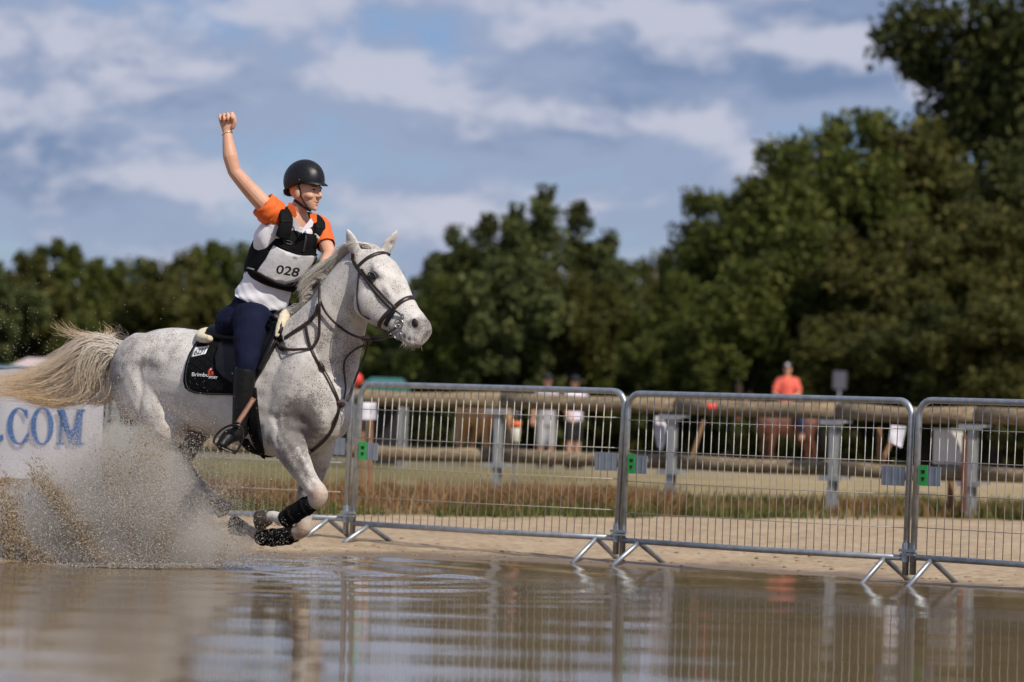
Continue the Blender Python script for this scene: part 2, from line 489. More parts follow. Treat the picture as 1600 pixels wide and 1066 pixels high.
def build_ground():
    xs = np.concatenate([np.linspace(-400, -30, 12), np.linspace(-26, -7, 16), np.arange(-6.4, 6.4, 0.11), np.linspace(7, 26, 16), np.linspace(30, 400, 12)])
    ys = np.concatenate([np.linspace(-60, 12, 12), np.linspace(13, 20, 12), np.arange(20.4, 37.5, 0.11), np.linspace(38, 80, 30), np.linspace(90, 900, 22)])
    V = [(x, y, ground_z(x, y)) for y in ys for x in xs]; nx = len(xs)
    F = [(j*nx+i, j*nx+i+1, (j+1)*nx+i+1, (j+1)*nx+i) for j in range(len(ys)-1) for i in range(nx-1)]
    m = bpy.data.materials.new('ground_sand_and_grass'); m.use_nodes = True
    t = m.node_tree; b = t.nodes['Principled BSDF']; N = t.nodes.new
    g = N('ShaderNodeNewGeometry'); sx = N('ShaderNodeSeparateXYZ'); link(t, g.outputs['Position'], sx.inputs[0])
    def noise(s, d, r=.6):
        n = N('ShaderNodeTexNoise'); n.inputs['Scale'].default_value = s; n.inputs['Detail'].default_value = d; n.inputs['Roughness'].default_value = r
        link(t, g.outputs['Position'], n.inputs['Vector']); return n.outputs['Fac']
    def mth(op, a, bb=None, c=None):
        n = N('ShaderNodeMath'); n.operation = op
        for i, v in enumerate((a, bb, c)):
            if v is None: continue
            if isinstance(v, (int, float)): n.inputs[i].default_value = v
            else: link(t, v, n.inputs[i])
        return n.outputs[0]
    def smooth(v, a, c):
        n = N('ShaderNodeMapRange'); n.interpolation_type = 'SMOOTHSTEP'; n.inputs['From Min'].default_value = a; n.inputs['From Max'].default_value = c
        link(t, v, n.inputs['Value']); return n.outputs[0]
    def ramp(f, *st):
        r = N('ShaderNodeValToRGB'); link(t, f, r.inputs[0]); e = r.color_ramp.elements
        e[0].position, e[0].color = st[0][0], (*st[0][1], 1); e[1].position, e[1].color = st[-1][0], (*st[-1][1], 1)
        for p, c in st[1:-1]: k = e.new(p); k.color = (*c, 1)
        return r.outputs[0]
    def mix(f, a, c):
        n = N('ShaderNodeMix'); n.data_type = 'RGBA'; link(t, f, n.inputs[0]); link(t, a, n.inputs[6]); link(t, c, n.inputs[7]); return n.outputs[2]
    n1, n2, n3 = noise(1.3, 5), noise(14, 6), noise(90, 4)
    sand = mix(n3, ramp(n1, (.35, (.37, .27, .175)), (.65, (.53, .41, .275))), ramp(n2, (.36, (.21, .14, .08)), (.5, (.45, .34, .22)), (.7, (.59, .47, .325))))
    wet = ramp(n2, (.3, (.17, .12, .075)), (.7, (.25, .18, .115)))
    grass = mix(smooth(noise(1.1, 5), .38, .62), ramp(n2, (.3, (.15, .085, .035)), (.7, (.36, .235, .11))), ramp(n2, (.3, (.055, .078, .018)), (.7, (.20, .18, .06))))
    drypath = ramp(mth('MULTIPLY_ADD', smooth(sx.outputs['X'], -3.0, 5.0), .22, mth('SUBTRACT', noise(.5, 6), .12)), (.36, (.15, .135, .048)), (.52, (.27, .21, .10)), (.66, (.44, .34, .195)))
    z = sx.outputs['Z']
    wetf = smooth(mth('MULTIPLY_ADD', n1, 0.03, z), 0.045, 0.020)
    base = mix(wetf, sand, wet)
    gy = mth('SUBTRACT', sx.outputs['Y'], mth('MULTIPLY_ADD', sx.outputs['X'], 0.72, 30.9))
    gf = smooth(mth('ADD', gy, mth('MULTIPLY', mth('SUBTRACT', n1, .5), 2.4)), -0.35, 0.5)
    base = mix(gf, base, grass)
    far = smooth(mth('ADD', sx.outputs['Y'], mth('MULTIPLY', n1, 8)), 37, 48)
    base = mix(far, base, drypath)
    far2 = smooth(mth('ADD', sx.outputs['Y'], mth('MULTIPLY', n1, 12)), 84, 96)
    base = mix(far2, base, ramp(n2, (.3, (.035, .05, .015)), (.7, (.09, .10, .03))))
    link(t, base, b.inputs['Base Color'])
    rr = N('ShaderNodeMapRange'); link(t, wetf, rr.inputs[0]); rr.inputs[3].default_value = 0.95; rr.inputs[4].default_value = 0.45; link(t, rr.outputs[0], b.inputs['Roughness'])
    b.inputs['Specular IOR Level'].default_value = 0.25
    bp = N('ShaderNodeBump'); bp.inputs['Strength'].default_value = .7; bp.inputs['Distance'].default_value = .03
    link(t, mth('ADD', n2, mth('MULTIPLY', n3, .5)), bp.inputs['Height']); link(t, bp.outputs[0], b.inputs['Normal'])
    mk('ground', V, F, m, kind='structure')
build_ground()

def build_water():
    m = bpy.data.materials.new('muddy_water'); m.use_nodes = True
    t = m.node_tree; b = t.nodes['Principled BSDF']; N = t.nodes.new
    b.inputs['Base Color'].default_value = (.165, .115, .062, 1); b.inputs['Roughness'].default_value = 0.045; b.inputs['IOR'].default_value = 1.33
    g = N('ShaderNodeNewGeometry')
    tot = None
    for sc_, det, wt in (((1.1, 3.0, 1), 3, 0.55), ((3.2, 10.0, 1), 4, 0.34), ((8, 30, 1), 3, 0.12)):
        mp = N('ShaderNodeMapping'); mp.inputs['Scale'].default_value = sc_; link(t, g.outputs['Position'], mp.inputs[0])
        n = N('ShaderNodeTexNoise'); n.inputs['Scale'].default_value = 1.0; n.inputs['Detail'].default_value = det; n.inputs['Distortion'].default_value = .4
        link(t, mp.outputs[0], n.inputs['Vector'])
        mu = N('ShaderNodeMath'); mu.operation = 'MULTIPLY_ADD'; mu.inputs[1].default_value = wt
        link(t, n.outputs['Fac'], mu.inputs[0])
        if tot is not None: link(t, tot, mu.inputs[2])
        else: mu.inputs[2].default_value = 0
        tot = mu.outputs[0]
    bp = N('ShaderNodeBump'); bp.inputs['Strength'].default_value = 0.20; bp.inputs['Distance'].default_value = 0.012
    link(t, tot, bp.inputs['Height']); link(t, bp.outputs[0], b.inputs['Normal'])
    # real low waves where the horse has churned the pond
    xs = np.concatenate([np.linspace(-60, -7, 20), np.arange(-6.4, 5.2, .07), np.linspace(5.6, 60, 20)])
    ys = np.concatenate([np.linspace(-60, 11, 14), np.arange(11.6, 27.2, .07), np.linspace(27.6, 34, 8)])
    cx, cy = P(270, 885, 22.3).x, 22.3
    X, Y = np.meshgrid(xs, ys)
    d = np.hypot(X-cx, (Y-cy)); Z = 0.011*np.sin(d*8.5+.8*np.sin(X*3.1))*np.exp(-d/1.5)*np.minimum(1, d) + 0.0012*np.sin(Y*5.0+1.1*np.sin(X*.9))*np.exp(-np.abs(X+1)/6)
    for k in range(70):
        ax, ay, s = cx -.3 + rng.normal()*.85, cy + rng.normal()*.45, rng.uniform(.05, .16)
        Z += rng.uniform(-.02, .03)*np.exp(-(((X-ax)/(s*1.5))**2+((Y-ay)/s)**2))
    V = np.stack([X, Y, Z], -1).reshape(-1, 3); nx = len(xs); ny = len(ys)
    I = np.arange(nx*ny).reshape(ny, nx)
    F = np.stack([I[:-1, :-1], I[:-1, 1:], I[1:, 1:], I[1:, :-1]], -1).reshape(-1, 4)
    mk('water', V, F, m, kind='structure')
build_water()

# ------------------------------------------------------------------ crowd barriers
def galv():
    m = M('galvanised_steel', (.46, .49, .52), (.33, .36, .39), rough=.42, metal=.75, vscale=22, bump=.08, bscale=150)
    return m
GALV = galv()
WIRE = M('galvanised_wire', (.55, .51, .44), (.44, .41, .36), rough=.5, metal=.35, vscale=30)
GREY_PLATE = M('grey_plate', (.30, .34, .39), (.25, .29, .34), rough=.5, vscale=14, bump=.05)
GREEN_STK = M('green_sticker', (.05, .50, .11), (.04, .42, .09), rough=.5, vscale=20)
BAR_PTS = [Vector(p) for p in ((-6.46, 30.3, 0), (-4.66, 28.9, 0), (-2.865, 27.5, 0), (-1.065, 26.1, 0), (.7325, 24.72, 0), (2.43, 23.1, 0), (4.1, 21.5, 0))]
BAR_LAB = ['mesh crowd barrier behind the spray at the far left edge', 'mesh crowd barrier carrying the white banner with blue letters', 'mesh crowd barrier standing behind the galloping grey horse',
           'mesh crowd barrier next to the horse\'s chest, leftmost of the fully clear ones', 'mesh crowd barrier in the middle of the row, below the rider in coral', 'mesh crowd barrier cut off by the right edge of the picture']
wire_cache = {}
def build_barrier(i):
    a, b = BAR_PTS[i], BAR_PTS[i+1]
    ax = (b-a); L = ax.length; ax.normalize(); pn = Vector((ax.y, -ax.x, 0))   # pn: towards the camera side
    if pn.y > 0: pn = -pn
    gap = 0.028; zg = max(0.0, ground_z((a.x+b.x)/2, (a.y+b.y)/2))*0.4
    o = Vector((a.x, a.y, zg)); lean = (0.035, 0.02, 0.028)[i % 3] if i == 3 else 0.012
    def Q(s, z, n=0.0): return o + ax*(s+lean*z) + Z3*z + pn*n
    s0, s1 = gap, L-gap; zb, zt, rc = 0.155, 1.10, 0.095
    rt = root('crowd_barrier', tuple(o+ax*L/2), 'galvanised ' + BAR_LAB[i], 'barrier', 'crowd barriers along the shore')
    fr = MB()
    pts = [Q(s0, 0.05), Q(s0, zt-rc)]
    for k in range(1, 6): an = math.pi/2*k/6; pts.append(Q(s0+rc-rc*math.cos(an), zt-rc+rc*math.sin(an)))
    pts += [Q(s0+rc, zt), Q(s1-rc, zt)]
    for k in range(1, 6): an = math.pi/2*k/6; pts.append(Q(s1-rc+rc*math.sin(an), zt-rc+rc*math.cos(an)))
    pts += [Q(s1, zt-rc), Q(s1, 0.05)]
    fr.tube(pts, 0.0205, n=10, round_ends=False)
    mko('frame', fr, GALV, rt)
    mko('bottom_rail', MB().tube([Q(s0, zb), Q((s0+s1)/2, zb-.006), Q(s1, zb)], 0.019, n=10, round_ends=False), GALV, rt)
    nw = int((s1-s0-0.20)/0.0605)
    key = i
    for k in range(nw+1):
        s = s0+.10+(s1-s0-.20)*k/nw
        t0, t1 = Q(s, zb+.01), Q(s, zt-.008)
        j = 0.004*math.sin(k*3.7+i)
        mko('vertical_wire', MB().tube([t0, (t0+t1)/2+pn*.003+ax*j, t1], 0.0030, n=5, round_ends=False), WIRE, rt)
    for zz in (.93, .735, .535, .335):
        mko('horizontal_wire', MB().tube([Q(s0+.02, zz, .006), Q((s0+s1)/2, zz-.004, .006), Q(s1-.02, zz, .006)], .0027, n=5, round_ends=False), WIRE, rt)
    for s in (s0+.14, s1-.16):
        for sg in (1, -1):
            tip = Q(s+.015*sg, 0, .27*sg); tip.z = max(-0.03, ground_z(tip.x, tip.y)) - 0.004
            mko('foot', MB().tube([Q(s, zb-.015, .012*sg), tip*.12+Q(s, zb-.015, .012*sg)*.88, tip], .0165, n=9, round_ends=False), GALV, rt)
    # number plates and stickers
    for (sa, sb) in ((s0+.025, s0+.19), (s1-.20, s1-.025)):
        p = MB(); c = Q((sa+sb)/2, .645, .012); p.add(*box(c, ax*(sb-sa)/2, pn*.002, Z3*.058))
        for k in range(3):
            s = sa+(sb-sa)*(k+.7)/3.4; p.add(*box(Q(s, .645, .0145), ax*.004, pn*.0012, Z3*.055))
        pl = mko('plate', p, GREY_PLATE, rt, smooth=False)
        if sa < L/2:
            st = mko('sticker', MB().box(Q(sa+.036, .648, .0175), ax*.033, pn*.0012, Z3*.062), GREEN_STK, pl, smooth=False)
            BASE[st.name] = BASE[rt.name]
            gl = MB()
            for (ds, dz, w, h) in ((.036, .676, .016, .004), (.028, .668, .004, .010), (.036, .668, .005, .007), (.045, .668, .004, .010), (.036, .634, .011, .004), (.036, .624, .007, .009), (.030, .630, .004, .004), (.043, .630, .004, .004)):
                gl.add(*box(Q(sa+ds, dz, .0192), ax*w, pn*.0004, Z3*h))
            # one printed pictogram per sticker, drawn on its face
            v = mko('pictogram', gl, BLACK_INK, pl, smooth=False)
    cp = MB(); cp.add(*box(Q(s1+gap, .20, .02), ax*.062, pn*.010, Z3*.009)); cp.add(*box(Q(s1+gap, .178, .02), ax*.055, pn*.008, Z3*.007))
    cp.tube([Q(s1, .245, 0), Q(s1, .13, 0)], .027, n=9, round_ends=False)
    mko('coupling', cp, GALV, rt, smooth=False)
    return rt, ax, pn, Q, L
BARS = [build_barrier(i) for i in range(6)]

# ------------------------------------------------------------------ banner with serif letters
def on_plane(px, py, p0, n):
    d = ray(px, py); return CLOC + d*((p0-CLOC).dot(n)/d.dot(n))
def build_banner():
    rt_, ax, pn, Q, L = BARS[1]
    WHITE = M('banner_vinyl', (.88, .88, .90), (.82, .82, .85), rough=.45, vscale=5, bump=.05, bscale=8)
    BLUE = M('banner_blue', (.12, .27, .60), (.11, .24, .54), rough=.5, vscale=9)
    p0 = Q(L/2, .5, .03)
    rb = root('banner', tuple(Q(L/2, .25, .03)), 'white vinyl banner with large blue serif letters hung on a barrier', 'banner')
    # sheet sagging a little between its ties
    V = []; F = []; nx, nz = 40, 10
    for j in range(nz+1):
        for i in range(nx+1):
            s = -.02+(L-.02)*i/nx; z = .30+.80*j/nz
            bow = .005*math.sin(i*.9)*math.sin(math.pi*j/nz) + .002*math.sin(i*.35+j)
            zz = z - (.012*abs(math.sin(math.pi*i/8))*(j == nz))
            V.append(Q(s, zz, .03+bow*.6))
    for j in range(nz):
        for i in range(nx): F.append((j*(nx+1)+i, j*(nx+1)+i+1, (j+1)*(nx+1)+i+1, (j+1)*(nx+1)+i))
    k = len(V); V += [v-pn*.0015 for v in V]; F += [tuple(q+k for q in reversed(f)) for f in F]
    mk('sheet', V, F, WHITE, rb)
    def letter(polys):
        mb = MB()
        for poly in polys:
            v2, f2 = poly2d(poly, 1); W = [on_plane(x, y, p0+pn*.0075, pn) for x, y in v2]
            e = orient(W, f2); m_ = len(W)
            mb.add(W + [w-pn*.003 for w in W], list(e)+[tuple(m_+i for i in reversed(q)) for q in e])
        mko('letter', mb, BLUE, rb, smooth=False)
    def arc(cx, cy, rx, ry, ix, iy, a0, a1, n=22, off=0):
        o_, i_ = [], []
        for k in range(n+1):
            a = R(a0+(a1-a0)*k/n); o_.append((cx+rx*math.cos(a), cy-ry*math.sin(a))); i_.append((cx+off+ix*math.cos(a), cy-iy*math.sin(a)))
        return o_+i_[::-1]
    def ringpolys(cx, cy, rx, ry, ix, iy):
        return [arc(cx, cy, rx, ry, ix, iy, 0, 180), arc(cx, cy, rx, ry, ix, iy, 180, 360)]
    y0, y1 = 637, 695
    letter([[(-2, 681), (4, 679), (5, 687), (0, 690), (-4, 687)]])
    letter([arc(29, 666, 18, 29, 10.5, 26.5, 48, 312, off=1), [(40, 640), (42, 641), (43, 654), (41, 654), (37, 646)], [(40, 692), (37, 686), (43, 676), (44, 678), (42, 690)]])
    letter(ringpolys(65.5, 666, 17.5, 29.5, 10, 27))
    letter([[(88, 640), (100, 640), (113, 688), (109, 695), (96, 645), (92, 643)], [(94, 643), (97, 643), (95, 692), (91, 692)], [(87, 692), (99, 692), (99, 695), (87, 695)],
            [(108, 690), (121, 641), (124, 643), (112, 694)], [(120, 640), (129, 640), (126, 692), (117, 692)], [(128, 640), (133, 640), (132, 643), (128, 643)], [(113, 692), (131, 692), (131, 695), (113, 695)]])
build_banner()

# ------------------------------------------------------------------ log-rail fence on steel posts
WOOD = M('weathered_log', (.34, .265, .165), (.15, .105, .06), rough=.85, vscale=4, bump=.5, bscale=18, stretch=(2.2, 6, 9), lo=.3, hi=.7)
GALV2 = M('post_steel', (.46, .475, .48), (.36, .375, .38), rough=.5, metal=.5, vscale=9, bump=.1)
def build_log_fence():
    posts = [(-170, 37.6), (180, 37.3), (500, 36.8), (778, 36.4), (1050, 35.7), (1303, 34.9), (1520, 34.2), (1780, 33.3)]
    ctr = P(778, 700, 36.4)
    rt = root('log_rail_fence', (ctr.x, ctr.y, ground_z(ctr.x, ctr.y)), 'long fence of two weathered log rails on galvanised steel posts', 'fence')
    pp = []
    for x, d in posts:
        q = P(x, 700, d); pp.append(Vector((q.x, q.y, ground_z(q.x, q.y))))
    zt, zl = 1.0, .535
    for k, q in enumerate(pp):
        d = (pp[min(k+1, len(pp)-1)]-pp[max(k-1, 0)]); d.z = 0; d.normalize(); n = Vector((d.y, -d.x, 0))
        if n.y > 0: n = -n
        mb = MB()
        # I-section post: two flanges and a web
        h = zt-.03-q.z; c = Vector((q.x, q.y, q.z + h/2))
        mb.add(*box(c+n*.04, d*.031, n*.006, Z3*h/2)); mb.add(*box(c-n*.04, d*.031, n*.006, Z3*h/2)); mb.add(*box(c, d*.005, n*.034, Z3*h/2))
        mb.add(*box(Vector((q.x, q.y, q.z+.12))+n*.052, d*.036, n*.006, Z3*.10))
        po = mko('post', mb, GALV2, rt, smooth=False)
        for z in (zt-.01, zl-.055):
            bb = MB().box(Vector((q.x, q.y, z-.012))-n*.03, d*.115, n*.10, Z3*.013)
            bb.add(*box(Vector((q.x, q.y, z-.022))+n*.068, d*.115, n*.003, Z3*.022))
            mko('rail_bracket', bb, GALV2, po, smooth=False)
    for k in range(len(pp)-1):
        a, b = pp[k], pp[k+1]; d = (b-a); d.z = 0; d.normalize(); n = Vector((d.y, -d.x, 0))
        if n.y > 0: n = -n
        for z, r in ((zt+.075, .078), (zl+.018, .07)):
            p0 = Vector((a.x, a.y, z))-n*.07+d*.006; p1 = Vector((b.x, b.y, z))-n*.07-d*.006
            if z < .7: p0 -= n*.07; p1 -= n*.07
            mid = (p0+p1)/2 + Z3*(-.014+.01*math.sin(k*2.3)) + n*.012
            mko('log_rail', MB().tube([p0, (p0+mid)/2, mid, (mid+p1)/2, p1], [r, r*.97, r*.95, r*.98, r*1.02], n=14, round_ends=False), WOOD, rt)
    return pp
FENCE = build_log_fence()

# ------------------------------------------------------------------ grass (uncountable)
def blades(n, place, hmin, hmax, w, lean):
    V = []; 
    pts = [place() for _ in range(n)]
    A = np.array(pts); ang = rng.uniform(0, 2*math.pi, n); h = rng.uniform(hmin, hmax, n); ww = w*rng.uniform(.6, 1.4, n)
    dx, dy = np.cos(ang), np.sin(ang); la = rng.uniform(0, 2*math.pi, n); lm = h*rng.uniform(.1, lean, n)
    out = np.empty((n, 5, 3)); lv = np.stack([np.cos(la)*lm, np.sin(la)*lm, np.zeros(n)], -1)
    wv = np.stack([dx*ww, dy*ww, np.zeros(n)], -1); up = np.zeros((n, 3)); up[:, 2] = h
    out[:, 0] = A-wv; out[:, 1] = A+wv; m_ = A+up*.6+lv*.4; out[:, 2] = m_+wv*.7; out[:, 3] = m_-wv*.7; out[:, 4] = A+up*.97+lv
    I = np.arange(n*5).reshape(n, 5)
    tri = np.concatenate([I[:, [0, 1, 2]], I[:, [0, 2, 3]], I[:, [3, 2, 4]]])
    return out.reshape(-1, 3), tri
def grass_place(x0, x1, off0, off1, dens=None):
    def f():
        while True:
            x = rng.uniform(x0, x1); y = 30.9+.72*x + rng.uniform(off0, off1)
            if dens is None or rng.uniform() < dens(x, y): return (x, y, ground_z(x, y)-.01)
    return f
DRY = leaf_mat('dry_grass_blades', (.17, .075, .035), (.26, .145, .065), (.38, .26, .12), .25)
GREEN = leaf_mat('green_grass_blades', (.05, .075, .018), (.10, .12, .03), (.20, .19, .06), .3)
v, f = blades(15000, grass_place(-5.0, 1.5, .1, 5.0, lambda x, y: .10+.9*max(0, nz2(x, y, .8)+.35)), .04, .26, .005, 1.5)
v2, f2 = blades(5500, grass_place(1.3, 6.2, .2, 4.0, lambda x, y: .2+.8*(nz2(x, y, .8) > .05)), .05, .17, .006, .7)
mk('dry_grass', np.concatenate([v, v2]), np.concatenate([f, f2+len(v)]), DRY, smooth=False, label='tall dry brown grass growing between the sand and the log fence', cat='grass', kind='stuff')
v, f = blades(14000, grass_place(-5.0, 6.2, -.35, 2.6, lambda x, y: 1.0*(nz2(x, y, .8) > -.02)), .04, .16, .006, .9)
v2, f2 = blades(3500, grass_place(-5.0, 6.0, 2.5, 5.2, lambda x, y: 1.0*(nz2(x+3, y, .7) > .1)), .05, .2, .006, .6)
mk('green_grass', np.concatenate([v, v2]), np.concatenate([f, f2+len(v)]), GREEN, smooth=False, label='low green grass in patches at the edge of the sand', cat='grass', kind='stuff')

# sand clods and small stones near the barrier feet
def build_clods():
    mb = MB()
    for k in range(110):
        px = rng.uniform(380, 1600); x = P(px, 800, 26).x + rng.normal()*.05; y = shore_y(x)+abs(rng.normal())*.9+.1
        s = .006*math.exp(rng.uniform(0, 1.3)); z = ground_z(x, y)
        a = rng.uniform(0, 3); u = Vector((math.cos(a), math.sin(a), 0)); w = Vector((-u.y, u.x, 0))
        mb.add(*ell((x, y, z), u*s*rng.uniform(.8, 1.8), w*s, Z3*s*.55, 7, 5))
    mko('sand_clods', mb, M('damp_clod', (.30, .215, .14), (.17, .115, .07), rough=.95, vscale=30, bump=.4), label='small dark clods and stones scattered over the sand', cat='clods', kind='stuff')
build_clods()
# ================================================================== TREES
L_DARK = leaf_mat('leaf_dark_shaded', (.024, .034, .011), (.056, .068, .019), (.120, .118, .036), .25)  # dark leaf; for the low right-hand trees shade is put into its colour
L_OAK = leaf_mat('leaf_oak', (.044, .060, .014), (.096, .116, .025), (.180, .186, .046), .30)
L_OLIVE = leaf_mat('leaf_olive_brown', (.042, .046, .013), (.094, .094, .025), (.170, .156, .046), .30)
L_PINE = leaf_mat('leaf_pine', (.044, .061, .022), (.094, .115, .037), (.165, .172, .060), .25)
BARK = M('bark', (.075, .055, .04), (.03, .022, .016), rough=.9, vscale=6, bump=.6, bscale=14, stretch=(4, 4, 1))

def tree_proto(seed, kind, leaf, nclump, per, lsize):
    """unit tree: 10 m tall, crown about 6 m wide; returns (trunk mesh, crown mesh)"""
    g = np.random.default_rng(seed); H = 10.0
    tr = MB()
    trunk = [Vector((0, 0, -.3)), Vector((g.normal()*.1, g.normal()*.1, 2.2)), Vector((g.normal()*.25, g.normal()*.25, 5)), Vector((g.normal()*.3, g.normal()*.3, 8.2))]
    tr.tube(trunk, [.34, .26, .17, .05], n=9, k=4)
    cl = []
    if kind == 'spire':
        nl = 3
        leaders = [(g.uniform(-1.3, 1.3), g.uniform(-1.0, 1.0), g.uniform(.8, 1.0)*H if i else H) for i in range(nl)]
        leaders[0] = (0, 0, H)
        for k in range(nclump):
            lx, ly, lh = leaders[k % nl]
            t = g.uniform(.10, 1.0)**.9; rad = (1-t)**.75*2.3+.18; a = g.uniform(0, 6.283); q = rad*g.uniform(.35, 1.0)
            cl.append((lx*min(1, t*1.6)+math.cos(a)*q, ly*min(1, t*1.6)+math.sin(a)*q, t*lh, .28+.45*(1-t)))
    else:
        nb = 9 if kind == 'round' else 10
        lobes = []
        for i in range(nb):
            a = 6.283*i/nb + g.uniform(-.4, .4); rr = g.uniform(.9, 2.2); z = g.uniform(3.0, 8.0) if kind == 'round' else g.uniform(5.2, 8.8)
            lobes.append((math.cos(a)*rr, math.sin(a)*rr, z, g.uniform(1.0, 1.75)*(1.0 if kind == 'round' else .85)))
        if kind == 'tall': lobes += [(g.normal()*.4, g.normal()*.4, 9.0, 1.2), (.3, .2, 7.2, 1.5), (g.normal()*1.0, g.normal()*1.0, 4.4, .8), (g.normal()*1.0, g.normal()*1.0, 3.2, .9)]
        else: lobes += [(g.normal()*.4, g.normal()*.4, 8.6, 1.35), (g.normal()*.7, g.normal()*.7, 6.3, 1.9), (g.normal()*1.2, g.normal()*1.2, 2.4, 1.7), (g.normal()*1.4, g.normal()*1.4, 1.6, 1.5)]
        for k in range(nclump):
            lx, ly, lz, lr = lobes[k % len(lobes)]
            d = g.normal(size=3); d /= np.linalg.norm(d); q = lr*g.uniform(.55, 1.05)
            cl.append((lx+d[0]*q, ly+d[1]*q, min(H, max(.35, lz+d[2]*q*.9)), g.uniform(.30, .55)))
        for lx, ly, lz, lr in lobes:
            tr.tube([Vector((0, 0, max(1.2, lz*.45))), Vector((lx*.4, ly*.4, lz*.72)), Vector((lx*.9, ly*.9, lz+.2))], [.12, .08, .025], n=6, k=3)
    if kind == 'spire':
        for k in range(26):
            z = g.uniform(1, 8.5); a = g.uniform(0, 6.283); q = (1-z/10)**.75*1.9+.1
            tr.tube([Vector((0, 0, z-.2)), Vector((math.cos(a)*q, math.sin(a)*q, z+.35))], [.05, .015], n=5)
    C = np.array(cl); n = len(C)*per
    cen = np.repeat(C[:, :3], per, axis=0); rad = np.repeat(C[:, 3], per)
    d = g.normal(size=(n, 3)); d /= np.linalg.norm(d, axis=1, keepdims=True)
    pos = cen + np.clip(g.normal(size=(n, 3)), -1.5, 1.5)*(rad*.66)[:, None]; pos[:, 2] = np.maximum(pos[:, 2], .05)
    nrm = d*.7 + g.normal(size=(n, 3))*.6 + np.array([0, 0, .35]); nrm /= np.linalg.norm(nrm, axis=1, keepdims=True)
    u = np.cross(nrm, g.normal(size=(n, 3))); u /= np.linalg.norm(u, axis=1, keepdims=True); w = np.cross(nrm, u)
    s = lsize*g.uniform(.6, 1.35, n)[:, None]
    V = np.stack([pos-u*s, pos-w*s*.55, pos+u*s, pos+w*s*.55], 1).reshape(-1, 3); F = np.arange(n*4).reshape(n, 4)
    return new_mesh('trunk', tr.v, tr.f, BARK), new_mesh('crown', V, F, leaf, smooth=False)

PROTO = {'oak': tree_proto(3, 'round', L_OAK, 250, 105, .125), 'oak2': tree_proto(11, 'round', L_OLIVE, 250, 105, .125), 'dark': tree_proto(5, 'tall', L_DARK, 200, 105, .105),
         'pine': tree_proto(8, 'spire', L_PINE, 250, 80, .125), 'pine2': tree_proto(21, 'spire', L_DARK, 240, 80, .125), 'far': tree_proto(17, 'round', L_PINE, 170, 75, .20),
         'far2': tree_proto(29, 'spire', L_OAK, 170, 75, .18), 'far3': tree_proto(31, 'round', L_OLIVE, 170, 75, .20), 'olive': tree_proto(37, 'round', L_DARK, 230, 100, .12)}

def tree(name, kind, px, top, wpx, d, label, group, depth=None):
    b = P(px, 700, d); s = FPX/d; z0 = 0.0
    topz = P(px, top, d).z; sz = (topz-z0)/10.0; sx = wpx/s/6.2
    rt = root(name, (b.x, b.y, z0), label, 'tree', group)
    rt.rotation_euler.z = (px*1.37) % 6.28
    rt.scale = (sx, depth or sx, sz)
    for nm, me in zip(('trunk', 'crown'), PROTO[kind]):
        o = bpy.data.objects.new(nm, me); col.objects.link(o); o.parent = rt; BASE[o.name] = BASE[rt.name]
    return rt

ORD = ['leftmost', 'second', 'third', 'fourth', 'fifth', 'sixth', 'seventh', 'eighth', 'ninth', 'tenth', 'eleventh', 'twelfth', 'thirteenth', 'fourteenth', 'fifteenth', 'sixteenth']
far = [(-25, 402, 150), (38, 398, 140), (82, 380, 130), (140, 410, 140), (196, 402, 150), (240, 412, 120), (282, 396, 120), (318, 384, 120), (352, 378, 130), (398, 388, 130), (448, 398, 140), (505, 402, 150), (565, 414, 150), (625, 428, 140)]
for i, (x, tp, w) in enumerate(far):
    tree('tree', ['far', 'far2', 'far3'][(i*2+i//3) % 3], x, tp, w*1.15, 150+((i*37) % 30), '%s tree%s in the low distant tree row behind the horse' % (ORD[i].capitalize(), '' if i == 0 else ' from the left'), 'distant tree row at the left')
mid = [(668, 400, 105, 'pine2', 112), (702, 360, 110, 'pine', 108), (745, 340, 120, 'pine2', 106), (792, 328, 125, 'pine', 104), (838, 300, 135, 'pine', 105), (893, 322, 120, 'pine2', 107), (938, 368, 110, 'pine', 104), (975, 415, 100, 'pine', 110)]
for i, (x, tp, w, k, d) in enumerate(mid):
    tree('pine_tree', k, x, tp, w*1.95, d, ('Tallest pointed conifer, in the middle of the group above the barrier' if i == 4 else '%s pointed conifer%s in the group between horse and tall trees' % (ORD[i].capitalize(), '' if i == 0 else ' from the left')), 'pointed conifers in the middle')
for (x, tp, w, k, d, lab) in ((700, 425, 170, 'oak', 101, 'rounded bushy tree low in front of the left conifers'), (795, 400, 190, 'far', 100, 'rounded bushy tree low in front of the tallest conifer'), (892, 410, 180, 'oak2', 101, 'olive bushy tree low in front of the right conifers'), (960, 455, 150, 'oak', 102, 'small green bushy tree at the right foot of the conifers')):
    tree('bushy_tree', k, x, tp, w, d, lab, 'bushy trees before the conifers')
